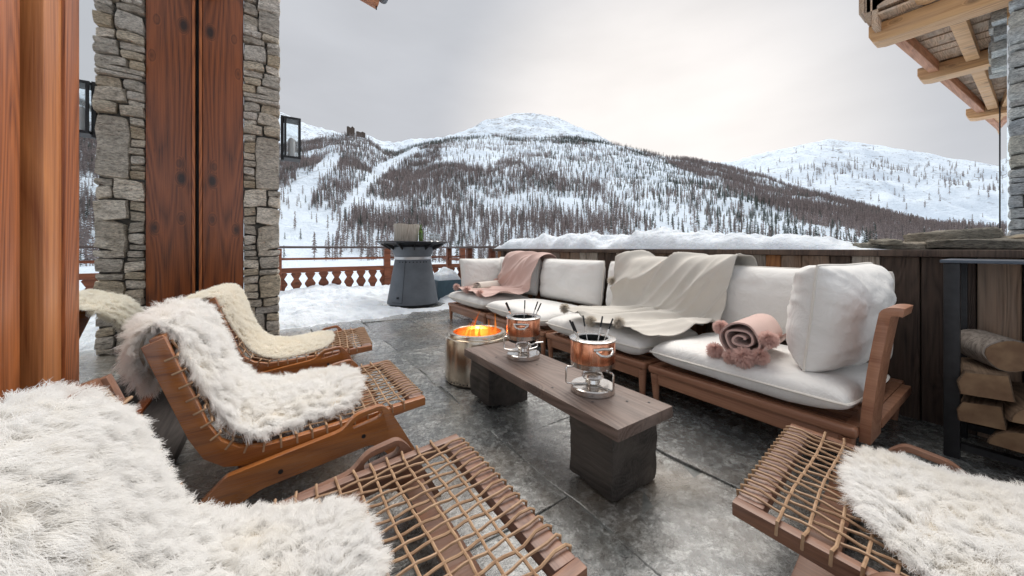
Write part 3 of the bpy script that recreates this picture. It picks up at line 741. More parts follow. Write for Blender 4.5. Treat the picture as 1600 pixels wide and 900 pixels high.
# facade: tall glazing beyond a stone pier
def facade(x0, x1, z0, z1, t, nm, mt, off=0):
    v = [(x0,wl(x0)+off,z0),(x1,wl(x1)+off,z0),(x1,wl(x1)+off-t,z0),(x0,wl(x0)+off-t,z0)]
    return MB().add(v+[(a,b_,z1) for a, b_, c in v], [(0,1,2,3),(7,6,5,4),(0,4,5,1),(1,5,6,2),(2,6,7,3),(3,7,4,0)]).build(nm, M[mt], nb)
facade(6.9, 11.9, -3, ZS+.2, .05, 'glass_pane', 'glazing'); facade(11.9, 12.02, -3, ZS+.2, .1, 'window_frame', 'iron', .01)
MB().box((6.75,-2.6,-3),(7.2,.14,8)).build('pier_core', M['mortar'], nb)
wallp = MB().box((6.70,-2.6,-3),(6.76,.12,8)).build('stone_wall', M['mortar'], nb)
rg = random.Random(8); z = -1.0; k = 200
while z < 7.5:
    h_ = rg.uniform(.06,.2); y = .16
    while y > -.45:
        w = rg.uniform(.1,.4); k += 1
        link('stone', rstone((6.63+rg.uniform(-.03,.03), y-w+.006, z+.006), (6.8, y-.004, z+h_-.006), k, .022, 2, 9), M['stone_b'], wallp); y -= w
    z += h_
# stone corbel under the eave
me = MB().prism([(9.2,ZS+.25),(7.0,ZS+.25),(8.9,ZS-.9)], .18, .42); 
for i in range(4):
    for j in range(5-i):
        k += 1
        x0 = 7.3+.26*j+.2*i+.06*(i % 2); z1 = ZS+.22-.13*i
        link('stone', rstone((x0, wl(x0)-.05, z1-.128), (x0+.25, wl(x0)+.09+.02*(k % 3), z1-.004), k, .008, 2, 22), M['stone_b'], wallp)

# ------------------------------------------------------------------ sofa
def pillow(w, l, h, p=6, e=.5, n=36, seed=0, wr=.006, pinch=.03):
    t = np.linspace(-1, 1, n); t = np.sign(t)*np.abs(t)**.75
    U, V = np.meshgrid(t, t, indexing='ij')
    T = h/2*np.clip((1-np.abs(U)**p)*(1-np.abs(V)**p), 0, 1)**e
    pu = 1-pinch*(1-V**2)*1.0; pv = 1-pinch*(1-U**2)
    cr = 1-.045*(U*V)**4; X = w/2*U*pu*cr; Y = l/2*V*pv*cr
    ed = np.clip(np.maximum(np.abs(U), np.abs(V))*1.3-.35, 0, 1)
    th = np.arctan2(V, U); wz = wr*(fbm(U*2.5+seed*5.1, V*2.5+seed, 4)*2.4+ed*1.1*fbm(th*7+seed, np.hypot(U,V)*1.2, 3))
    vs = np.concatenate([np.stack([X,Y,T+wz*(T > .01)], -1).reshape(-1,3), np.stack([X,Y,-T+wz*(T > .01)], -1).reshape(-1,3)])
    i, j = np.meshgrid(np.arange(n-1), np.arange(n-1), indexing='ij'); a = (i*n+j).ravel()
    f1 = np.stack([a,a+n,a+n+1,a+1], 1); f2 = np.stack([a,a+1,a+n+1,a+n], 1)+n*n
    rim = [(0,k) for k in range(n)]+[(k,n-1) for k in range(1,n)]+[(n-1,k) for k in range(n-2,-1,-1)]+[(k,0) for k in range(n-2,0,-1)]
    pipe = [(X[a_,b_], Y[a_,b_], 0) for a_, b_ in rim]
    me = np_mesh('cushion', vs, np.concatenate([f1, f2]))
    bm = bmesh.new(); bm.from_mesh(me); bmesh.ops.remove_doubles(bm, verts=bm.verts, dist=.0004); bmesh.ops.recalc_face_normals(bm, faces=bm.faces); bm.to_mesh(me); bm.free(); me.shade_smooth()
    return me, pipe
def cushion(name, dims, loc, rot, parent, seed=0, top=False, **kw):
    me, pipe = pillow(*dims, seed=seed, **kw)
    o = link(name, me, M['canvas'], parent); o.location = loc; o.rotation_euler = rot
    MB().tube(pipe, .006, 6, closed=True).build('piping', M['piping'], o)
    return o
SX0, SX1 = 2.04, 3.04
bounds = [(3.605,4.655),(2.515,3.575),(1.45,2.485),(.42,1.425)]
slab = ['far end module of the white sofa, half under the pink throw','second sofa module from the far end, with bare white cushion','third sofa module, with the beige throw hanging over its back','nearest sofa module with curved wooden arm and rolled pink blanket']
for i, (y0, y1) in enumerate(bounds):
    yc = (y0+y1)/2; hw = (y1-y0)/2
    s_ = empty('sofa_module', ((SX0+SX1)/2, yc, 0), 0, slab[i], 'sofa', 'modules of the long sofa'); hx = (SX1-SX0)/2
    F = MB(); 
    F.box((-hx,-hw,.185),(-hx+.055,hw,.232)); F.build('front_rail', M['sofawood'], s_, bevel=.016, seg=3)
    MB().box((-hx+.02,-hw+.06,.115),(-hx+.045,hw-.06,.183)).build('apron', M['sofawood'], s_, bevel=.004)
    MB().box((hx-.05,-hw,.185),(hx,hw,.232)).build('back_rail', M['sofawood'], s_, bevel=.01)
    for sy in (-1,1): MB().box((-hx+.057,sy*(hw-.025)-.025,.187),(hx-.052,sy*(hw-.025)+.025,.230)).build('side_rail', M['sofawood'], s_, bevel=.01)
    for k in range(8):
        xx = -hx+.12+k*.105; MB().box((xx,-hw+.052,.19),(xx+.06,hw-.052,.21)).build('slat', M['sofawood'], s_)
    for sx in (-1,1):
        for sy in (-1,1):
            MB().tube([(sx*(hx-.035),sy*(hw-.04),.0),(sx*(hx-.03),sy*(hw-.035),.184)], [.018,.028], 12).build('leg', M['sofawood'], s_)
    cushion('seat_cushion', (.80,2*hw-.01,.165), (-.13,0,.315), (0,math.radians(2.0),0), s_, i, p=6, e=.45, pinch=.014, wr=.009)
    # back frame and cushion
    for sy in (-.6,.6): MB().box((hx-.06,sy*hw-.03,.234),(hx-.02,sy*hw+.03,.62)).build('back_post', M['sofawood'], s_, bevel=.008)
    cushion('back_cushion', (.50,2*hw-.015,.24), (hx-.17,0,.625), (0,math.radians(97),0), s_, i+9, p=4, e=.5, pinch=.04, wr=.016)
    if i == 3:
        sg = 1 if i == 0 else -1
        pts = []
        for t in np.linspace(0,1,14):
            zz = .17+.56*t; yy = hw+.0+.06*t**1.5
            pts.append((yy, zz))
        # roll outwards at the top
        for a in np.linspace(0.2,2.0,8): pts.append((hw+.062+.05*(1-math.cos(a)), .73+.03*math.sin(a)))
        inn = [(sg*p_[0], p_[1]) for p_ in pts]
        outl = []
        for q, p_ in enumerate(pts):
            a_ = pts[max(q-1,0)]; b_ = pts[min(q+1,len(pts)-1)]; d_ = Vector((b_[0]-a_[0], b_[1]-a_[1])).normalized(); outl.append((sg*(p_[0]+d_.y*.035), p_[1]-d_.x*.035))
        MB().prism(inn+outl[::-1], -hx+.04, -hx+.22, 'yz').build('arm_panel', M['sofawood'], s_, bevel=.01)
        MB().box((-hx+.224,min(sg*(hw+.003),sg*(hw+.04)),.19),(hx-.103,max(sg*(hw+.003),sg*(hw+.04)),.235)).build('arm_rail', M['sofawood'], s_, bevel=.006)
o = cushion('end_cushion', (.54,.66,.31), (2.44,.565,.66), (math.radians(0),math.radians(84),math.radians(84)), None, 31, p=3.4, e=.5, pinch=.055, wr=.026, n=46)
tag(o, 'plump white cushion standing against the curved arm at the near sofa end', 'cushion')
o = cushion('end_cushion', (.46,.72,.24), (2.52,4.50,.63), (0,math.radians(80),math.radians(-92)), None, 33, p=3.5, e=.5, pinch=.06, wr=.012)
tag(o, 'white cushion standing upright at the far sofa end', 'cushion')

# ------------------------------------------------------------------ wool, tassels, fleeces
def strands(name, P, R, mat, parent=None, kind='stuff'):
    n, k, _ = P.shape
    cu = bpy.data.hair_curves.new(name); cu.add_curves([k]*n)
    cu.attributes['position'].data.foreach_set('vector', np.ascontiguousarray(P, dtype=np.float32).ravel())
    ra = cu.attributes.get('radius') or cu.attributes.new('radius', 'FLOAT', 'POINT')
    ra.data.foreach_set('value', np.ascontiguousarray(R, dtype=np.float32).ravel())
    cu.materials.append(mat)
    o = bpy.data.objects.new(name, cu); COL.objects.link(o); o.parent = parent
    if kind: o['kind'] = kind
    return o
def smooth_path(pts, n):
    pts = np.array(pts, float); 
    for _ in range(3):
        q = [pts[0]]
        for a, b_ in zip(pts[:-1], pts[1:]): q += [a*.75+b_*.25, a*.25+b_*.75]
        q.append(pts[-1]); pts = np.array(q)
    d = np.concatenate([[0], np.cumsum(np.linalg.norm(np.diff(pts, axis=0), axis=1))])
    s = np.linspace(0, d[-1], n); return np.stack([np.interp(s, d, pts[:,k]) for k in range(pts.shape[1])], 1), d[-1]
def fleece(label, root_loc, rz, path, halfw, yc, seed, length=.06, nclump=1300, per=16, mat='wool', comb=(0,0), rad=.0011, spread=1.0):
    nclump = int(nclump*1.35); per = int(per*1.5); rad *= .72
    """path in (x,z) from the tail behind the back to the front edge; halfw: half widths along it"""
    R = np.random.default_rng(seed)
    root = empty('sheepskin', root_loc, rz, label, 'sheepskin', 'sheepskins on the loungers')
    C, Lp = smooth_path(path, 60)
    T = np.gradient(C, axis=0); T /= np.linalg.norm(T, axis=1)[:,None]; Nn = np.stack([-T[:,1], T[:,0]], 1)
    hw = np.interp(np.linspace(0,1,60), np.linspace(0,1,len(halfw)), halfw)
    def S(s, w):
        """s 0..1 along path, w -1..1 across; returns pos, normal, tangent"""
        i = np.clip(s, 0, 1)*59; i0 = np.clip(i.astype(int), 0, 58); f = (i-i0)[:,None]
        c = C[i0]*(1-f)+C[i0+1]*f; n_ = Nn[i0]*(1-f)+Nn[i0+1]*f; t_ = T[i0]*(1-f)+T[i0+1]*f
        h = np.interp(s, np.linspace(0,1,60), hw)*(1+.10*np.sin(s*9+seed)+.07*np.sin(s*23+seed*2+np.sign(w)))
        y = yc+w*h
        dome = -.03*np.abs(w)**3
        pos = np.stack([c[:,0]+n_[:,0]*dome, y, c[:,1]+n_[:,1]*dome], 1)
        nr = np.stack([n_[:,0], w**3*.9, n_[:,1]], 1); nr /= np.linalg.norm(nr, axis=1)[:,None]
        return pos, nr, np.stack([t_[:,0], 0*w, t_[:,1]], 1), h
    u, w = np.meshgrid(np.linspace(0,1,40), np.linspace(-1,1,17), indexing='ij')
    # rounded ends: narrow near s=0 and 1
    endf = lambda s: np.clip(1-np.abs(2*s-1)**9, .0, 1)**.5*.9+.1
    pos, nr, _, _ = S((.02+.96*u).ravel(), (w*endf(u)*.93).ravel())
    me = grid_mesh('hide', pos[:,0].reshape(u.shape), pos[:,1].reshape(u.shape), pos[:,2].reshape(u.shape))
    o = link('hide', me, M['hide'], root); sm = o.modifiers.new('thickness', 'SOLIDIFY'); sm.thickness = .012; sm.offset = -1
    sc_ = R.uniform(0,1,nclump); wc = R.uniform(-1,1,nclump); fr_ = R.random(nclump) < .2; wc = np.where(fr_, np.sign(wc)*R.uniform(.93,1,nclump), wc)*endf(sc_)
    Pc, Nc, Tc, hc = S(sc_, wc)
    fl_ = (sc_ < .26) & (R.random(nclump) < .4); Nc = np.where(fl_[:,None], -Nc, Nc); Pc = Pc+np.where(fl_[:,None], Nc*.012, 0)
    side = np.zeros_like(Pc); side[:,1] = wc
    endp = (np.clip(sc_-.9, 0, .1)*10-np.clip(.1-sc_, 0, .1)*10)[:,None]
    D = Nc*R.uniform(.55,1.0,(nclump,1))+R.normal(0,.34,(nclump,3))+side*.35+np.where(fr_[:,None], side*.7, 0)+Tc*(comb[0]+endp*.8)+np.array([0,comb[1],0])
    D[:,2] -= .12
    D /= np.linalg.norm(D, axis=1)[:,None]
    Lc = length*R.uniform(.65,1.2,nclump)
    tipc = Pc+D*Lc[:,None]; tipc[:,2] -= .2*Lc
    tot = nclump*per; ci = np.repeat(np.arange(nclump), per)
    rs = spread*math.sqrt(Lp*2*float(hw.mean())/nclump)
    ss = np.clip(sc_[ci]+R.normal(0,rs*.55,tot)/Lp, 0, 1); ww = np.clip(wc[ci]+R.normal(0,rs*.55,tot)/hc[ci], -1, 1)
    P0, N0, T0, _ = S(ss, ww); ff = fl_[ci][:,None]; N0 = np.where(ff, -N0, N0); P0 = P0+np.where(ff, N0*.012, 0)
    K = 5; t = np.linspace(0,1,K)
    tip = tipc[ci]+R.normal(0,.22,(tot,3))*rs*.8+(P0-Pc[ci])*.55
    mid = P0+(N0*.6+D[ci]*.4)*(Lc[ci]*.55)[:,None]+R.normal(0,.0025,(tot,3))
    Pts = ((1-t)**2)[None,:,None]*P0[:,None]+(2*t*(1-t))[None,:,None]*mid[:,None]+(t**2)[None,:,None]*tip[:,None]
    curl = R.normal(0,.0034,(tot,K,3))*t[None,:,None]; Pts = Pts+curl
    rad_ = rad*(1-.75*t)[None,:]*np.ones((tot,1))
    strands('wool', Pts, rad_, M[mat], root)
    return root
def tassel(loc, r, mat, parent, n=900, seed=0):
    n *= 2
    R = np.random.default_rng(seed); D = R.normal(0,1,(n,3)); D /= np.linalg.norm(D, axis=1)[:,None]; t = np.linspace(0,1,4)
    Ln = r*R.uniform(.45,1.15,n); P = np.array(loc)[None,None]+D[:,None]*t[None,:,None]*Ln[:,None,None]; P[...,2] -= (t**2)[None]*r*.25
    return strands('tassel', P, np.full((n,4), r*.02), M[mat], parent, kind=None)

# ------------------------------------------------------------------ lounge chairs
def rounded(poly, r, n=4):
    out_ = []
    m = len(poly)
    for i in range(m):
        p = Vector(poly[i]); a = Vector(poly[i-1]); b_ = Vector(poly[(i+1) % m])
        rr_ = r[i] if hasattr(r, '__len__') else r
        da = (a-p); db = (b_-p); q = min(rr_, da.length*.45, db.length*.45)
        s0 = p+da.normalized()*q; s1 = p+db.normalized()*q
        if q < 1e-4: out_.append(tuple(p)); continue
        for k in range(n+1):
            t = k/n; out_.append(tuple(s0*(1-t)**2+p*2*t*(1-t)+s1*t*t))
    return out_
PLATE = [(-.245,.06),(-.175,0),(-.05,.065),(.375,.115),(.475,0),(.58,0),(.45,.24),(.41,.280),(.295,.262),(.245,.208),(-.15,.150)]
PR = [.004,.004,.03,.04,.004,.004,.02,.022,.03,.03,.012]
SLOT = [(.285,.204),(.40,.224),(.415,.246),(.40,.258),(.308,.244),(.285,.226)]
SHELL_O = [(.635,.205),(.05,.15),(-.08,.145),(-.16,.165),(-.22,.215),(-.262,.30),(-.385,.655)]
SHELL_I = [(-.325,.682),(-.205,.335),(-.168,.268),(-.115,.228),(-.04,.208),(.05,.208),(.635,.245)]
def seat_line(s_pts=90):
    """weave line from front rail up the back"""
    pts = [(.60,.247),(.05,.212),(-.04,.213),(-.11,.235),(-.163,.275),(-.2,.34),(-.318,.672)]
    C, L_ = smooth_path(pts, s_pts); return C, L_
def make_chair(wm, seed):
    root = empty('lounge_chair', cat='lounge chair', group='low corded lounge chairs')
    for s in (-1,1):
        y0, y1 = (.385,.415) if s > 0 else (-.415,-.385)
        MB().prism(rounded(PLATE, PR), y0, y1, 'xz', hole=rounded(SLOT, .012, 3)).build('side_frame', M[wm], root, bevel=.004, seg=2)
        y0, y1 = (.328,.364) if s > 0 else (-.364,-.328)
        MB().prism(SHELL_O+SHELL_I, y0, y1).build('seat_frame', M[wm], root, bevel=.004, seg=2)
        for bx, bz in ((.33,.16),(.02,.112)):
            yy = s*.417; MB().tube([(bx,s*.36,bz),(bx,yy,bz)], .009, 10).build('bolt', M['iron'], root)
    MB().box((.565,-.327,.207),(.634,.327,.243)).build('front_rail', M['rail'], root, bevel=.005)
    MB().box((.42,-.384,.075),(.50,.384,.105)).build('stretcher', M[wm], root, bevel=.004)
    MB().box((-.12,-.384,.09),(-.06,.384,.13)).build('stretcher', M[wm], root, bevel=.004)
    MB().box((.20,-.327,.160),(.26,.327,.185)).build('stretcher', M[wm], root, bevel=.004)
    Mx = Matrix.Translation((-.345,0,.65)) @ Matrix.Rotation(math.radians(-19), 4, 'Y')
    MB().box((-.02,-.327,-.03),(.02,.327,.03), Mx).build('top_rail', M[wm], root, bevel=.005)
    C, L_ = seat_line(150); T = np.gradient(C, axis=0); T /= np.linalg.norm(T, axis=1)[:,None]; Nn = np.stack([T[:,1], -T[:,0]], 1)
    Nn = -Nn if Nn[0,1] < 0 else Nn
    sp_ = .056; nc = int((L_-.06)/sp_); rg = random.Random(seed); S = np.linspace(0, L_, 150)
    cs = [.075+sp_*k for k in range(nc)]
    NL = 17
    for k, s0 in enumerate(cs):
        c = np.array([np.interp(s0, S, C[:,0]), np.interp(s0, S, C[:,1])]); n_ = np.array([np.interp(s0, S, Nn[:,0]), np.interp(s0, S, Nn[:,1])])
        t_ = np.array([n_[1], -n_[0]])
        pth = []
        for y in np.linspace(-.346,.346,NL*2+1):
            w_ = .0028*math.cos((y+.346)/.692*math.pi*NL+k*math.pi); j = .005*math.sin(y*9+k)
            pth.append((c[0]+n_[0]*w_+t_[0]*j, y, c[1]+n_[1]*w_+.003*0+t_[1]*j))
        e = .014
        pth = [(c[0]-n_[0]*.03, -.366, c[1]-n_[1]*.03), (c[0]+n_[0]*.006, -.362, c[1]+n_[1]*.006)]+pth[1:-1]+[(c[0]+n_[0]*.006, .362, c[1]+n_[1]*.006), (c[0]-n_[0]*.03, .366, c[1]-n_[1]*.03)]
        MB().tube(pth, .0043, 6).build('cord', M['cord'], root)
    for k in range(NL):
        y0 = -.30+.60*k/(NL-1); pth = [(.637,y0,.215),(.639,y0,.249),(.628,y0+.004,.2535),(.59,y0+.004*(-1)**k,.2545)]
        for q, s0 in enumerate(np.linspace(.055, L_-.01, nc*2)):
            c = np.array([np.interp(s0, S, C[:,0]), np.interp(s0, S, C[:,1])]); n_ = np.array([np.interp(s0, S, Nn[:,0]), np.interp(s0, S, Nn[:,1])])
            ph = math.pi*(s0-.075)/sp_+k*math.pi; w_ = -.0036*math.cos(ph); yy = y0+.0015*math.sin(ph*.5+k*1.5)+.003*math.sin(s0*7+k*2.1)
            pth.append((c[0]+n_[0]*w_, yy, c[1]+n_[1]*w_))
        MB().tube(pth, .0043, 6).build('cord', M['cord'], root)
    return root
chA = make_chair('chair', 1); chC = make_chair('chair_grey', 2)
chB = copy_tree(chA); chD = copy_tree(chC)
def put(o, loc, rz, lab): o.location = loc; o.rotation_euler.z = math.radians(rz); o['label'] = lab
put(chA, (0,2.09,0), 0, 'orange varnished corded lounger, middle of the left row, long white fleece over its back')
put(chB, (.037,3.306,0), -6, 'corded lounger farthest from the viewer, beside the stone pillar, with clipped cream fleece')
put(chC, (-.02,.955,0), 0, 'lounger nearest the viewer at bottom left, its corded seat front bare in the foreground')
for c_ in children(chD):
    if c_.name.startswith('side_frame'): c_.location.x -= .10
put(chD, (1.564,-.086,0), 96.5, 'lounger at bottom right beside the nearest sofa module, weathered brown corded front')
BACK = [(-.40,.46),(-.43,.54),(-.445,.64),(-.41,.735),(-.31,.72),(-.26,.60),(-.19,.40),(-.12,.29),(0,.255),(.18,.258),(.37,.268)]
fleece('shaggy white sheepskin hanging over the back of the middle lounger', (0,2.09,0), 0, BACK, [.26,.30,.31,.30,.29,.29,.31,.33,.33,.31], .03, 3, .065, 2000, 18)
fleece('short clipped cream sheepskin on the far lounger by the pillar', (.037,3.306,0), math.radians(-6), [(-.60,.36),(-.615,.50),(-.57,.61),(-.49,.675),(-.43,.68),(-.38,.715),(-.31,.70),(-.26,.58),(-.19,.39),(-.12,.28),(0,.245),(.18,.25),(.36,.262)], [.33,.34,.34,.33,.31,.30,.31,.32,.3], .02, 5, .026, 3200, 10, 'wool_b', rad=.0013)
fleece('large white sheepskin filling the bottom left corner on the nearest lounger', (-.02,.955,0), 0, [(-.40,.30),(-.44,.46),(-.46,.60),(-.41,.70),(-.32,.69),(-.25,.58),(-.19,.40),(-.12,.29),(0,.255),(.12,.258),(.21,.264)], [.30,.31,.32,.32,.31,.30,.28,.27,.27,.26], -.03, 7, .048, 3400, 18, comb=(.15,0))
fleece('white curly sheepskin on the bottom right lounger', (1.564,-.086,0), math.radians(96.5), [(-.45,.50),(-.40,.70),(-.31,.70),(-.26,.60),(-.19,.40),(-.12,.29),(0,.255),(.18,.26),(.41,.27)], [.3,.31,.31,.31,.31,.32,.33,.33,.28], -.04, 9, .045, 3000, 20, rad=.0010)

# ------------------------------------------------------------------ bench table, fondue sets
tb = empty('coffee_table', (1.228,1.495,0), 0, 'low plank table of dark weathered wood on two block feet', 'table')
m = MB().box((-.177,-.637,.28),(.177,.637,.33)); o = m.build('table_top', M['bench'], tb, bevel=.006, seg=2)
def block(y0, y1, sd):
    me = rstone((-.145,y0,.0),(.155,y1,.287), sd, .007, 8, 30)
    rough(me, .010, 16, sd)
    for v in me.vertices: v.co.z = max(v.co.z, 0) if v.co.z < .255 else .2795
    return me
link('block_foot', block(-.58,-.34,71), M['block'], tb); link('block_foot', block(.37,.61,72), M['block'], tb)
for q, (a, b_) in enumerate(((.05,-.5),(-.08,-.42),(.12,-.56),(-.12,-.2),(.02,.1),(-.1,.35))): MB().lathe([(.0001,.3315),(.006,.3315)], 8, (a,b_,0)).build('nail_hole', M['iron'], tb, fix=False)
def fondue():
    r = empty('fondue_set', cat='fondue set', group='copper fondue sets on the table')
    MB().lathe([(.0,.0),(.098,.0),(.102,.004),(.102,.026),(.098,.03),(.0,.031)], 40).build('base', M['chrome'], r)
    for k in range(3):
        a = 2*math.pi*k/3+.5; c, s = math.cos(a), math.sin(a)
        pts = [(c*.03,s*.03,.034),(c*.118,s*.118,.036),(c*.126,s*.126,.042),(c*.126,s*.126,.108),(c*.12,s*.12,.114),(c*.085,s*.085,.114)]
        MB().tube(pts, .0045, 8).build('bracket', M['chrome'], r)
    MB().lathe([(.0,.032),(.03,.032),(.034,.04),(.03,.055),(.048,.062),(.052,.07),(.044,.083),(.02,.088),(.0,.088)], 24).build('burner', M['chrome'], r)
    MB().tube([(.04,0,.07),(.09,.01,.078),(.135,.02,.076)], .005, 8).build('burner_handle', M['chrome'], r)
    MB().lathe([(.0,.118),(.090,.118),(.101,.121),(.103,.145)], 40).build('pot_foot', M['chrome'], r)
    MB().lathe([(.1025,.145),(.1035,.147),(.1035,.237),(.102,.24)], 48).build('pot', M['copper'], r)
    MB().lathe([(.102,.2402),(.108,.244),(.1085,.249),(.102,.252),(.072,.2515),(.07,.247)], 48).build('rim', M['chrome'], r)
    MB().lathe([(.0701,.2465),(.068,.19),(.0,.19)], 32).build('liner', M['potin'], r)
    m = MB()
    a0 = math.radians(-112); c, s = math.cos(a0), math.sin(a0)
    def hp(u, z, d): return (c*(.1035+d)-s*u, s*(.1035+d)+c*u, z)
    m.tube([hp(-.036,.218,.002), hp(-.038,.216,.022), hp(-.024,.204,.034), hp(0,.2,.038), hp(.024,.204,.034), hp(.038,.216,.022), hp(.036,.218,.002)], .0055, 8)
    m.tube([hp(-.045,.219,.002), hp(0,.223,.004), hp(.045,.219,.002)], .007, 8); m.build('handle', M['chrome'], r)
    for k, (a, l) in enumerate(((2.6,.1),(2.9,.085),(1.2,.10),(.3,.095),(-.3,.09))):
        p0 = Vector((.05*math.cos(a),.05*math.sin(a),.20)); d = Vector((math.cos(a)*.45,math.sin(a)*.45,1)).normalized()
        f = MB().tube([p0, p0+d*.14], .003, 6).build('fork', M['chrome'], r)
        MB().tube([p0+d*.09, p0+d*.145], .0042, 6).build('fork_handle', M['iron'], f)
    return r
f1 = fondue(); f2 = copy_tree(f1)
f1.location = (1.245,1.165,.33); f1['label'] = 'copper fondue pot on the near half of the plank table, nearer the viewer'
f2.location = (1.275,1.765,.33); f2.rotation_euler.z = -.35; f2['label'] = 'copper fondue pot at the far end of the plank table, beside the fire pit'

# ------------------------------------------------------------------ fire pit
FC = (1.305,2.415,0)
fp = empty('fire_pit', FC, 0, 'round brushed steel fire pit with orange flames beside the table', 'fire pit')
MB().lathe([(.0,.004),(.235,.004),(.248,.02),(.248,.325),(.244,.335),(.225,.338)], 64).build('drum', M['steel'], fp)
MB().lathe([(.224,.338),(.222,.352),(.215,.362),(.190,.364),(.184,.358),(.184,.33)], 64).build('flame_ring', M['steel'], fp)
MB().lathe([(.1839,.335),(.182,.06),(.0,.055)], 48).build('inner_wall', simple('hot inner steel', (.35,.22,.14), .45, .8), fp)
m = MB()
for k in range(56):
    a = 2*math.pi*k/56; c, s = math.cos(a), math.sin(a)
    m.tube([(c*.2475,s*.2475,.03),(c*.2492,s*.2492,.03)], .0062, 8)
m.build('vent_holes', M['iron'], fp, kind='stuff')
m = MB().lathe([(.24,-.001),(.22,.006)], 40, (0,0,0), True, True); m.build('foot_ring', M['iron'], fp)
for k in range(5):
    a = k*1.25; l = tag(MB().tube([(.11*math.cos(a),.11*math.sin(a),.09+.03*k),(-.1*math.cos(a+.3),-.1*math.sin(a+.3),.11+.03*k)], [.03,.034], 9).build('burning_log', M['ember'] if k % 2 else M['block']), 'charred log burning inside the steel fire pit', 'log', 'logs burning in the fire pit'); l.location = FC
fl = empty('flames', (FC[0],FC[1],.12), 0, 'orange flames rising inside the steel fire pit', 'fire')
rg = random.Random(2)
for k in range(13):
    a = rg.random()*6.28; d = rg.uniform(.02,.13); h_ = rg.choice([.15,.19,.24,.28,.33,.38]); x0, y0 = d*math.cos(a), d*math.sin(a); w = rg.uniform(.018,.036)
    pth = []; rad = []
    for t in np.linspace(0,1,12):
        pth.append((x0+.035*math.sin(t*5+a)*t+.05*t*t, y0+.03*math.cos(t*4+a)*t, h_*t)); rad.append(max(.001, w*(math.sin(math.pi*min(1,t*.85+.15))**.8)*(1-t)**.55))
    MB().tube(pth, rad, 10).build('flame', M['flame'], fl)
pl = bpy.data.lights.new('fire_light', 'POINT'); pl.energy = 13; pl.color = (1,.27,.045); pl.shadow_soft_size = .08
po = bpy.data.objects.new('fire_light', pl); COL.objects.link(po); po.location = (FC[0],FC[1],.24)

# ------------------------------------------------------------------ grill with its things
GC = (2.04,6.17,0)
gr = empty('plancha_grill', GC, 0, 'grey conical plancha grill with wide black ring top in the snow', 'grill')
MB().lathe([(.40,.0),(.40,.045)], 56, (0,0,0), True, True).build('foot', M['iron'], gr)
MB().lathe([(.437,.045),(.44,.05),(.31,.80),(.306,.805)], 72).build('lower_cone', M['grill'], gr)
MB().lathe([(.306,.805),(.314,.81),(.318,.85),(.312,.855)], 72).build('band', M['band'], gr)
MB().lathe([(.311,.855),(.312,.858),(.372,1.02),(.36,1.03)], 72).build('upper_cone', M['grill'], gr)
MB().lathe([(.22,1.085),(.22,1.10),(.625,1.118),(.632,1.11),(.625,1.102),(.40,1.06),(.36,1.03)], 12).build('ring_plate', M['plate'], gr, smooth=False)
MB().lathe([(.219,1.10),(.2,.98),(.0,.97)], 40).build('fire_bowl', M['iron'], gr)
g0 = MB().prism([(.36,1.02),(.40,1.055),(.58,1.092),(.38,.97)], -.006, .006).mesh('gusset')
for k in range(12): link('gusset', g0, M['iron'], gr).rotation_euler.z = 2*math.pi*(k+.5)/12
# door seam and vents in front
def cone_pt(a, z, off=.002):
    r_ = .44-(z-.05)*.13/.75+off; return (r_*math.cos(a), r_*math.sin(a), z)
af = math.radians(-108)
m = MB()
for a in (af-.42,): m.tube([cone_pt(a, z) for z in np.linspace(.09,.79,8)], .0035, 5)
m.tube([cone_pt(a, .09) for a in np.linspace(af-.42, af-.9, 8)], .0035, 5); m.build('door_seam', M['iron'], gr)
for k in range(9):
    a = af-.75+k*.19; MB().tube([cone_pt(a,.765,-.002), cone_pt(a,.765,.004)], .011, 8).build('vent', M['iron'], gr)
MB().tube([cone_pt(af-.62,.17,0), cone_pt(af-.62,.17,.02)], .018, 10).build('door_knob', M['iron'], gr)
# log bucket, bottle, glasses on the ring
bk = MB().lathe([(.0,0),(.19,0),(.205,.03),(.2,.14),(.212,.27),(.205,.29),(.165,.285),(.155,.1),(.0,.09)], 30); me = bk.mesh('log_bucket'); rough(me, .022, 7, 3)
o = link('log_bucket', me, wood('bleached log', (.56,.50,.43), (.28,.23,.18), 2, 10, 9, .8, .3, .1, .7)); o.location = (1.90,6.10,1.116)
tag(o, 'bleached hollow log used as ice bucket on the grill top', 'bucket')
bt = MB().lathe([(.0,0),(.036,0),(.038,.01),(.038,.17),(.030,.21),(.014,.24),(.0135,.30),(.0,.30)], 20).build('wine_bottle', M['bottle']); bt.location = (2.10,5.93,1.115)
tag(bt, 'green wine bottle beside the log bucket on the grill', 'bottle')
for k, (gx_, gy_, lb) in enumerate(((2.32,5.98,'left clear glass tumbler on the grill ring'),(2.43,5.99,'right clear glass tumbler on the grill ring'))):
    g = MB().lathe([(.0,0),(.04,0),(.05,.02),(.052,.15),(.049,.15),(.046,.02),(.0,.012)], 20).build('tumbler', M['glass']); g.location = (gx_,gy_,1.112); tag(g, lb, 'glass', 'tumblers on the grill')
# cooler box with snow on it
bx = MB().box((2.56,6.30,-.02),(3.05,6.85,.385)).build('cooler_box', M['bluebox'], bevel=.015); tag(bx, 'blue grey cooler box half buried in snow behind the sofa', 'box')
gx, gy = np.meshgrid(np.linspace(-1,1,30), np.linspace(-1,1,30), indexing='ij')
hz = .386+.21*np.clip((1-np.abs(gx)**2.5)*(1-np.abs(gy)**2.5), 0, 1)**.6*(1+.8*fbm(gx*2,gy*2,4))
o = link('box_snow', grid_mesh('box_snow', 2.83+.23*gx, 6.58+.26*gy, hz), M['snow'], kind='stuff'); o['label'] = 'rounded heap of snow on the cooler box'; o['category'] = 'snow'

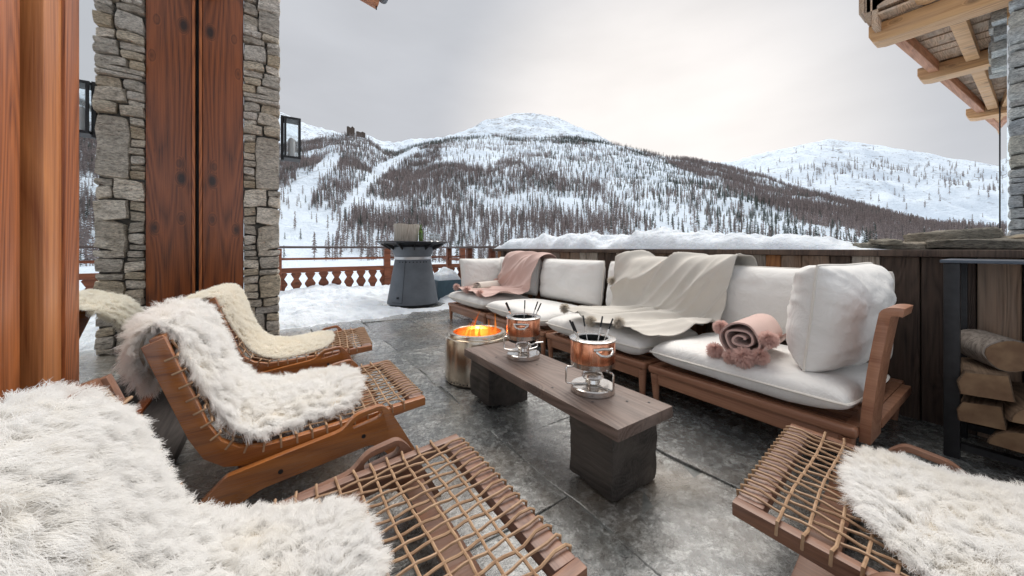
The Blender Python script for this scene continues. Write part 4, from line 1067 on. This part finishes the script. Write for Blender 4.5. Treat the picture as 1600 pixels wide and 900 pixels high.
# ------------------------------------------------------------------ throws and blankets
def throw(name, label, path, y0, y1, mat, seed, amp=.018, nf=5, taper=(0,0), shear=0):
    """path in (x,z), draped; y0..y1 width"""
    n, m = 150, 110
    C, Lp = smooth_path(path, n); T = np.gradient(C, axis=0); T /= np.linalg.norm(T, axis=1)[:,None]; Nn = np.stack([T[:,1], -T[:,0]], 1)
    if Nn[n//2,0] > 0: Nn = -Nn
    s, w = np.meshgrid(np.linspace(0,1,n), np.linspace(0,1,m), indexing='ij')
    rid = lambda a, b_, p_: (1-np.abs(2*np.clip(vnoise(a, b_), 0, 1)-1))**p_
    f = amp*(2.6*rid(w*nf+s*5.5+seed, s*1.6-w*.7+3*seed, 2.2)+1.3*rid(w*nf*2.1+s*7+2*seed, s*2.4+w, 2.5)-.9+.8*fbm(w*9+seed*3,s*9,3))*np.clip(s*6+.25,0,1)
    f = np.maximum(f+amp*.6, .002)
    Y = y0+(y1-y0)*(w*(1-taper[1]*s)+taper[0]*s)+.05*fbm(s*3+seed,w*3,3)*np.clip(s*3,0,1)+shear*s
    X = C[:,0][:,None]+Nn[:,0][:,None]*f; Z = C[:,1][:,None]+Nn[:,1][:,None]*f
    o = link(name, grid_mesh(name, X, Y, Z), M[mat]); tag(o, label, 'throw')
    sm = o.modifiers.new('thickness', 'SOLIDIFY'); sm.thickness = .005; sm.offset = 0
    return o, X, Y, Z
o, X, Y, Z = throw('throw_blanket', 'beige throw with tassels draped over the third sofa back and seat', [(3.02,.74),(3.02,.89),(2.90,.915),(2.78,.89),(2.715,.76),(2.69,.60),(2.66,.47),(2.58,.43),(2.42,.43),(2.15,.43),(2.03,.425)], 2.30, 1.16, 'beige', 2, .022, 4.2, (.12,.22), .05)
for k, (i, j) in enumerate(((0,0),(60,0),(105,0),(147,2),(147,35),(147,70))): tassel((X[i,j]-.01,Y[i,j]+.01,Z[i,j]+.005), .045, 'pom_b', o, 500, k)
o, X, Y, Z = throw('throw_blanket', 'dusty pink throw draped over the far sofa back and seat', [(3.0,.72),(3.01,.88),(2.90,.905),(2.78,.88),(2.715,.76),(2.69,.60),(2.66,.47),(2.58,.43),(2.4,.43),(2.2,.43),(2.06,.425)], 4.12, 3.42, 'pink', 5, .019, 3.4, (-.12,-.2), .25)
for k, (i, j) in enumerate(((80,0),(147,2),(147,45),(147,90))): tassel((X[i,j]-.01,Y[i,j],Z[i,j]+.01), .05, 'pom_p', o, 500, k+20)
def roll(name, label, c, L_, r, ang, mat, tas, n=3, seed=0):
    root = empty(name, c, ang, label, 'blanket')
    pts = []; inn = []
    for t in np.linspace(0,1,110):
        a = t*n*2*math.pi; q = (.018+(r-.018)*t)*(1+.05*math.sin(2.3*a)+.04*math.sin(3.7*a)); pts.append((q*math.cos(a)*1.1, q*math.sin(a)*.92+r*.92)); inn.append(((q-.010)*math.cos(a)*1.1, (q-.010)*math.sin(a)*.92+r*.92))
    V = []; F = []
    ys = np.linspace(-L_/2, L_/2, 8)
    for yi, y in enumerate(ys):
        for p in pts: V.append((p[0]*(1+.03*math.sin(yi*2)), y+.012*math.sin(p[0]*40), p[1]))
        for p in inn: V.append((p[0], y+.012*math.sin(p[0]*40), p[1]))
    k = 110
    for a in range(7):
        b0 = a*2*k; b1 = (a+1)*2*k
        for j in range(k-1):
            F.append((b0+j, b0+j+1, b1+j+1, b1+j)); F.append((b0+k+j, b1+k+j, b1+k+j+1, b0+k+j+1))
    for b0 in (0, 7*2*k):
        for j in range(k-1): F.append((b0+j, b0+k+j, b0+k+j+1, b0+j+1))
    MB().add(V, F).build('rolled_cloth', M[mat], root)
    for q, (x_, y_, z_, rr_) in enumerate(tas): tassel((x_,y_,z_), rr_, 'pom_p' if mat == 'pink' else 'pom_b', root, 1100, seed+q)
    return root
roll('rolled_blanket', 'rolled pink blanket with pompoms on the near sofa seat', (2.27,.90,.402), .40, .118, math.radians(-84), 'pink', [(-.13,-.19,.03,.045),(.02,-.225,.035,.055),(-.11,-.16,.16,.04),(.12,-.18,.14,.045),(-.04,-.215,.02,.042),(.09,-.205,.05,.042)], 3, 40)
roll('rolled_blanket', 'rolled cream blanket in front of the far end cushion', (2.46,4.22,.40), .44, .085, math.radians(-75), 'creamroll', [(-.06,-.22,.04,.05),(.05,-.22,.06,.045)], 3, 60)

# ------------------------------------------------------------------ firewood rack
rk = empty('firewood_rack', (0,0,0), 0, 'black steel firewood rack against the plank wall at right', 'rack')
RX0, RX1, RY1, RY0 = 2.68, 3.06, .245, -.75
for xx in (RX0, RX1-.04):
    for yy in (RY1-.05, RY0): MB().box((xx,yy,0),(xx+.04,yy+.05,.928)).build('post', M['iron'], rk, bevel=.003)
MB().box((RX0-.01,RY0-.01,.93),(RX1+.01,RY1+.01,.945)).build('top_plate', simple('blue grey steel plate', (.09,.11,.14), .4, .5, 10, .2), rk, bevel=.003)
for xx in (RX0, RX1-.04): MB().box((xx,RY0+.052,.05),(xx+.04,RY1-.052,.08)).build('bottom_rail', M['iron'], rk)
def log(shape, r, L_, loc, rot, label, sd):
    root = empty('firewood_log', loc, rot, label, 'log', 'logs in the firewood rack'); n = 18; rg = random.Random(sd)
    if shape == 'round': pr_ = [(r*math.cos(a)*(1+.08*math.sin(3*a+sd)), r*math.sin(a)*(1+.06*math.cos(2*a+sd))) for a in np.linspace(0,2*math.pi,n,endpoint=False)]
    elif shape == 'half': pr_ = [(r*math.cos(a), r*.75*math.sin(a)-r*.2) for a in np.linspace(0,math.pi,12)]
    else: pr_ = [(-r,-r*.7),(r*.9,-r*.8),(r*1.0,-.1*r),(r*.75,r*.55),(-r*.8,r*.75)]
    m = MB().prism(pr_, -L_/2, L_/2, 'yz'); me = m.mesh('bark', bevel=.004 if shape != 'round' else 0); rough(me, .006, 14, sd)
    link('bark', me, M['logbark'] if shape == 'round' else M['logsplit'], root)
    e = [(p[0]*.95, p[1]*.95) for p in pr_]; MB().prism(e, -L_/2-.004, -L_/2+.002, 'yz').build('cut_end', M['logend'], root)
    return root
log('round', .075, .26, (2.86,.115,.515), .45, 'round birch log with grey bark, on top of the pile in the rack', 1)
log('split', .078, .36, (2.83,.14,.385), .1, 'pale split log at the left of the pile, below the round log', 2)
log('half', .13, .38, (2.82,-.03,.285), .2, 'broad half log lying flat below the pale split log', 3)
log('split', .07, .34, (2.84,.135,.245), .0, 'split log against the rack post, lower left of the pile', 4)
log('half', .12, .38, (2.83,-.02,.15), -.1, 'dark half log at the bottom of the pile', 5)
log('split', .08, .36, (2.84,-.12,.40), .1, 'pale split log to the right of the round birch log', 6)
log('round', .08, .36, (2.84,-.22,.24), .0, 'round log at the right edge of the pile, lower row', 7)
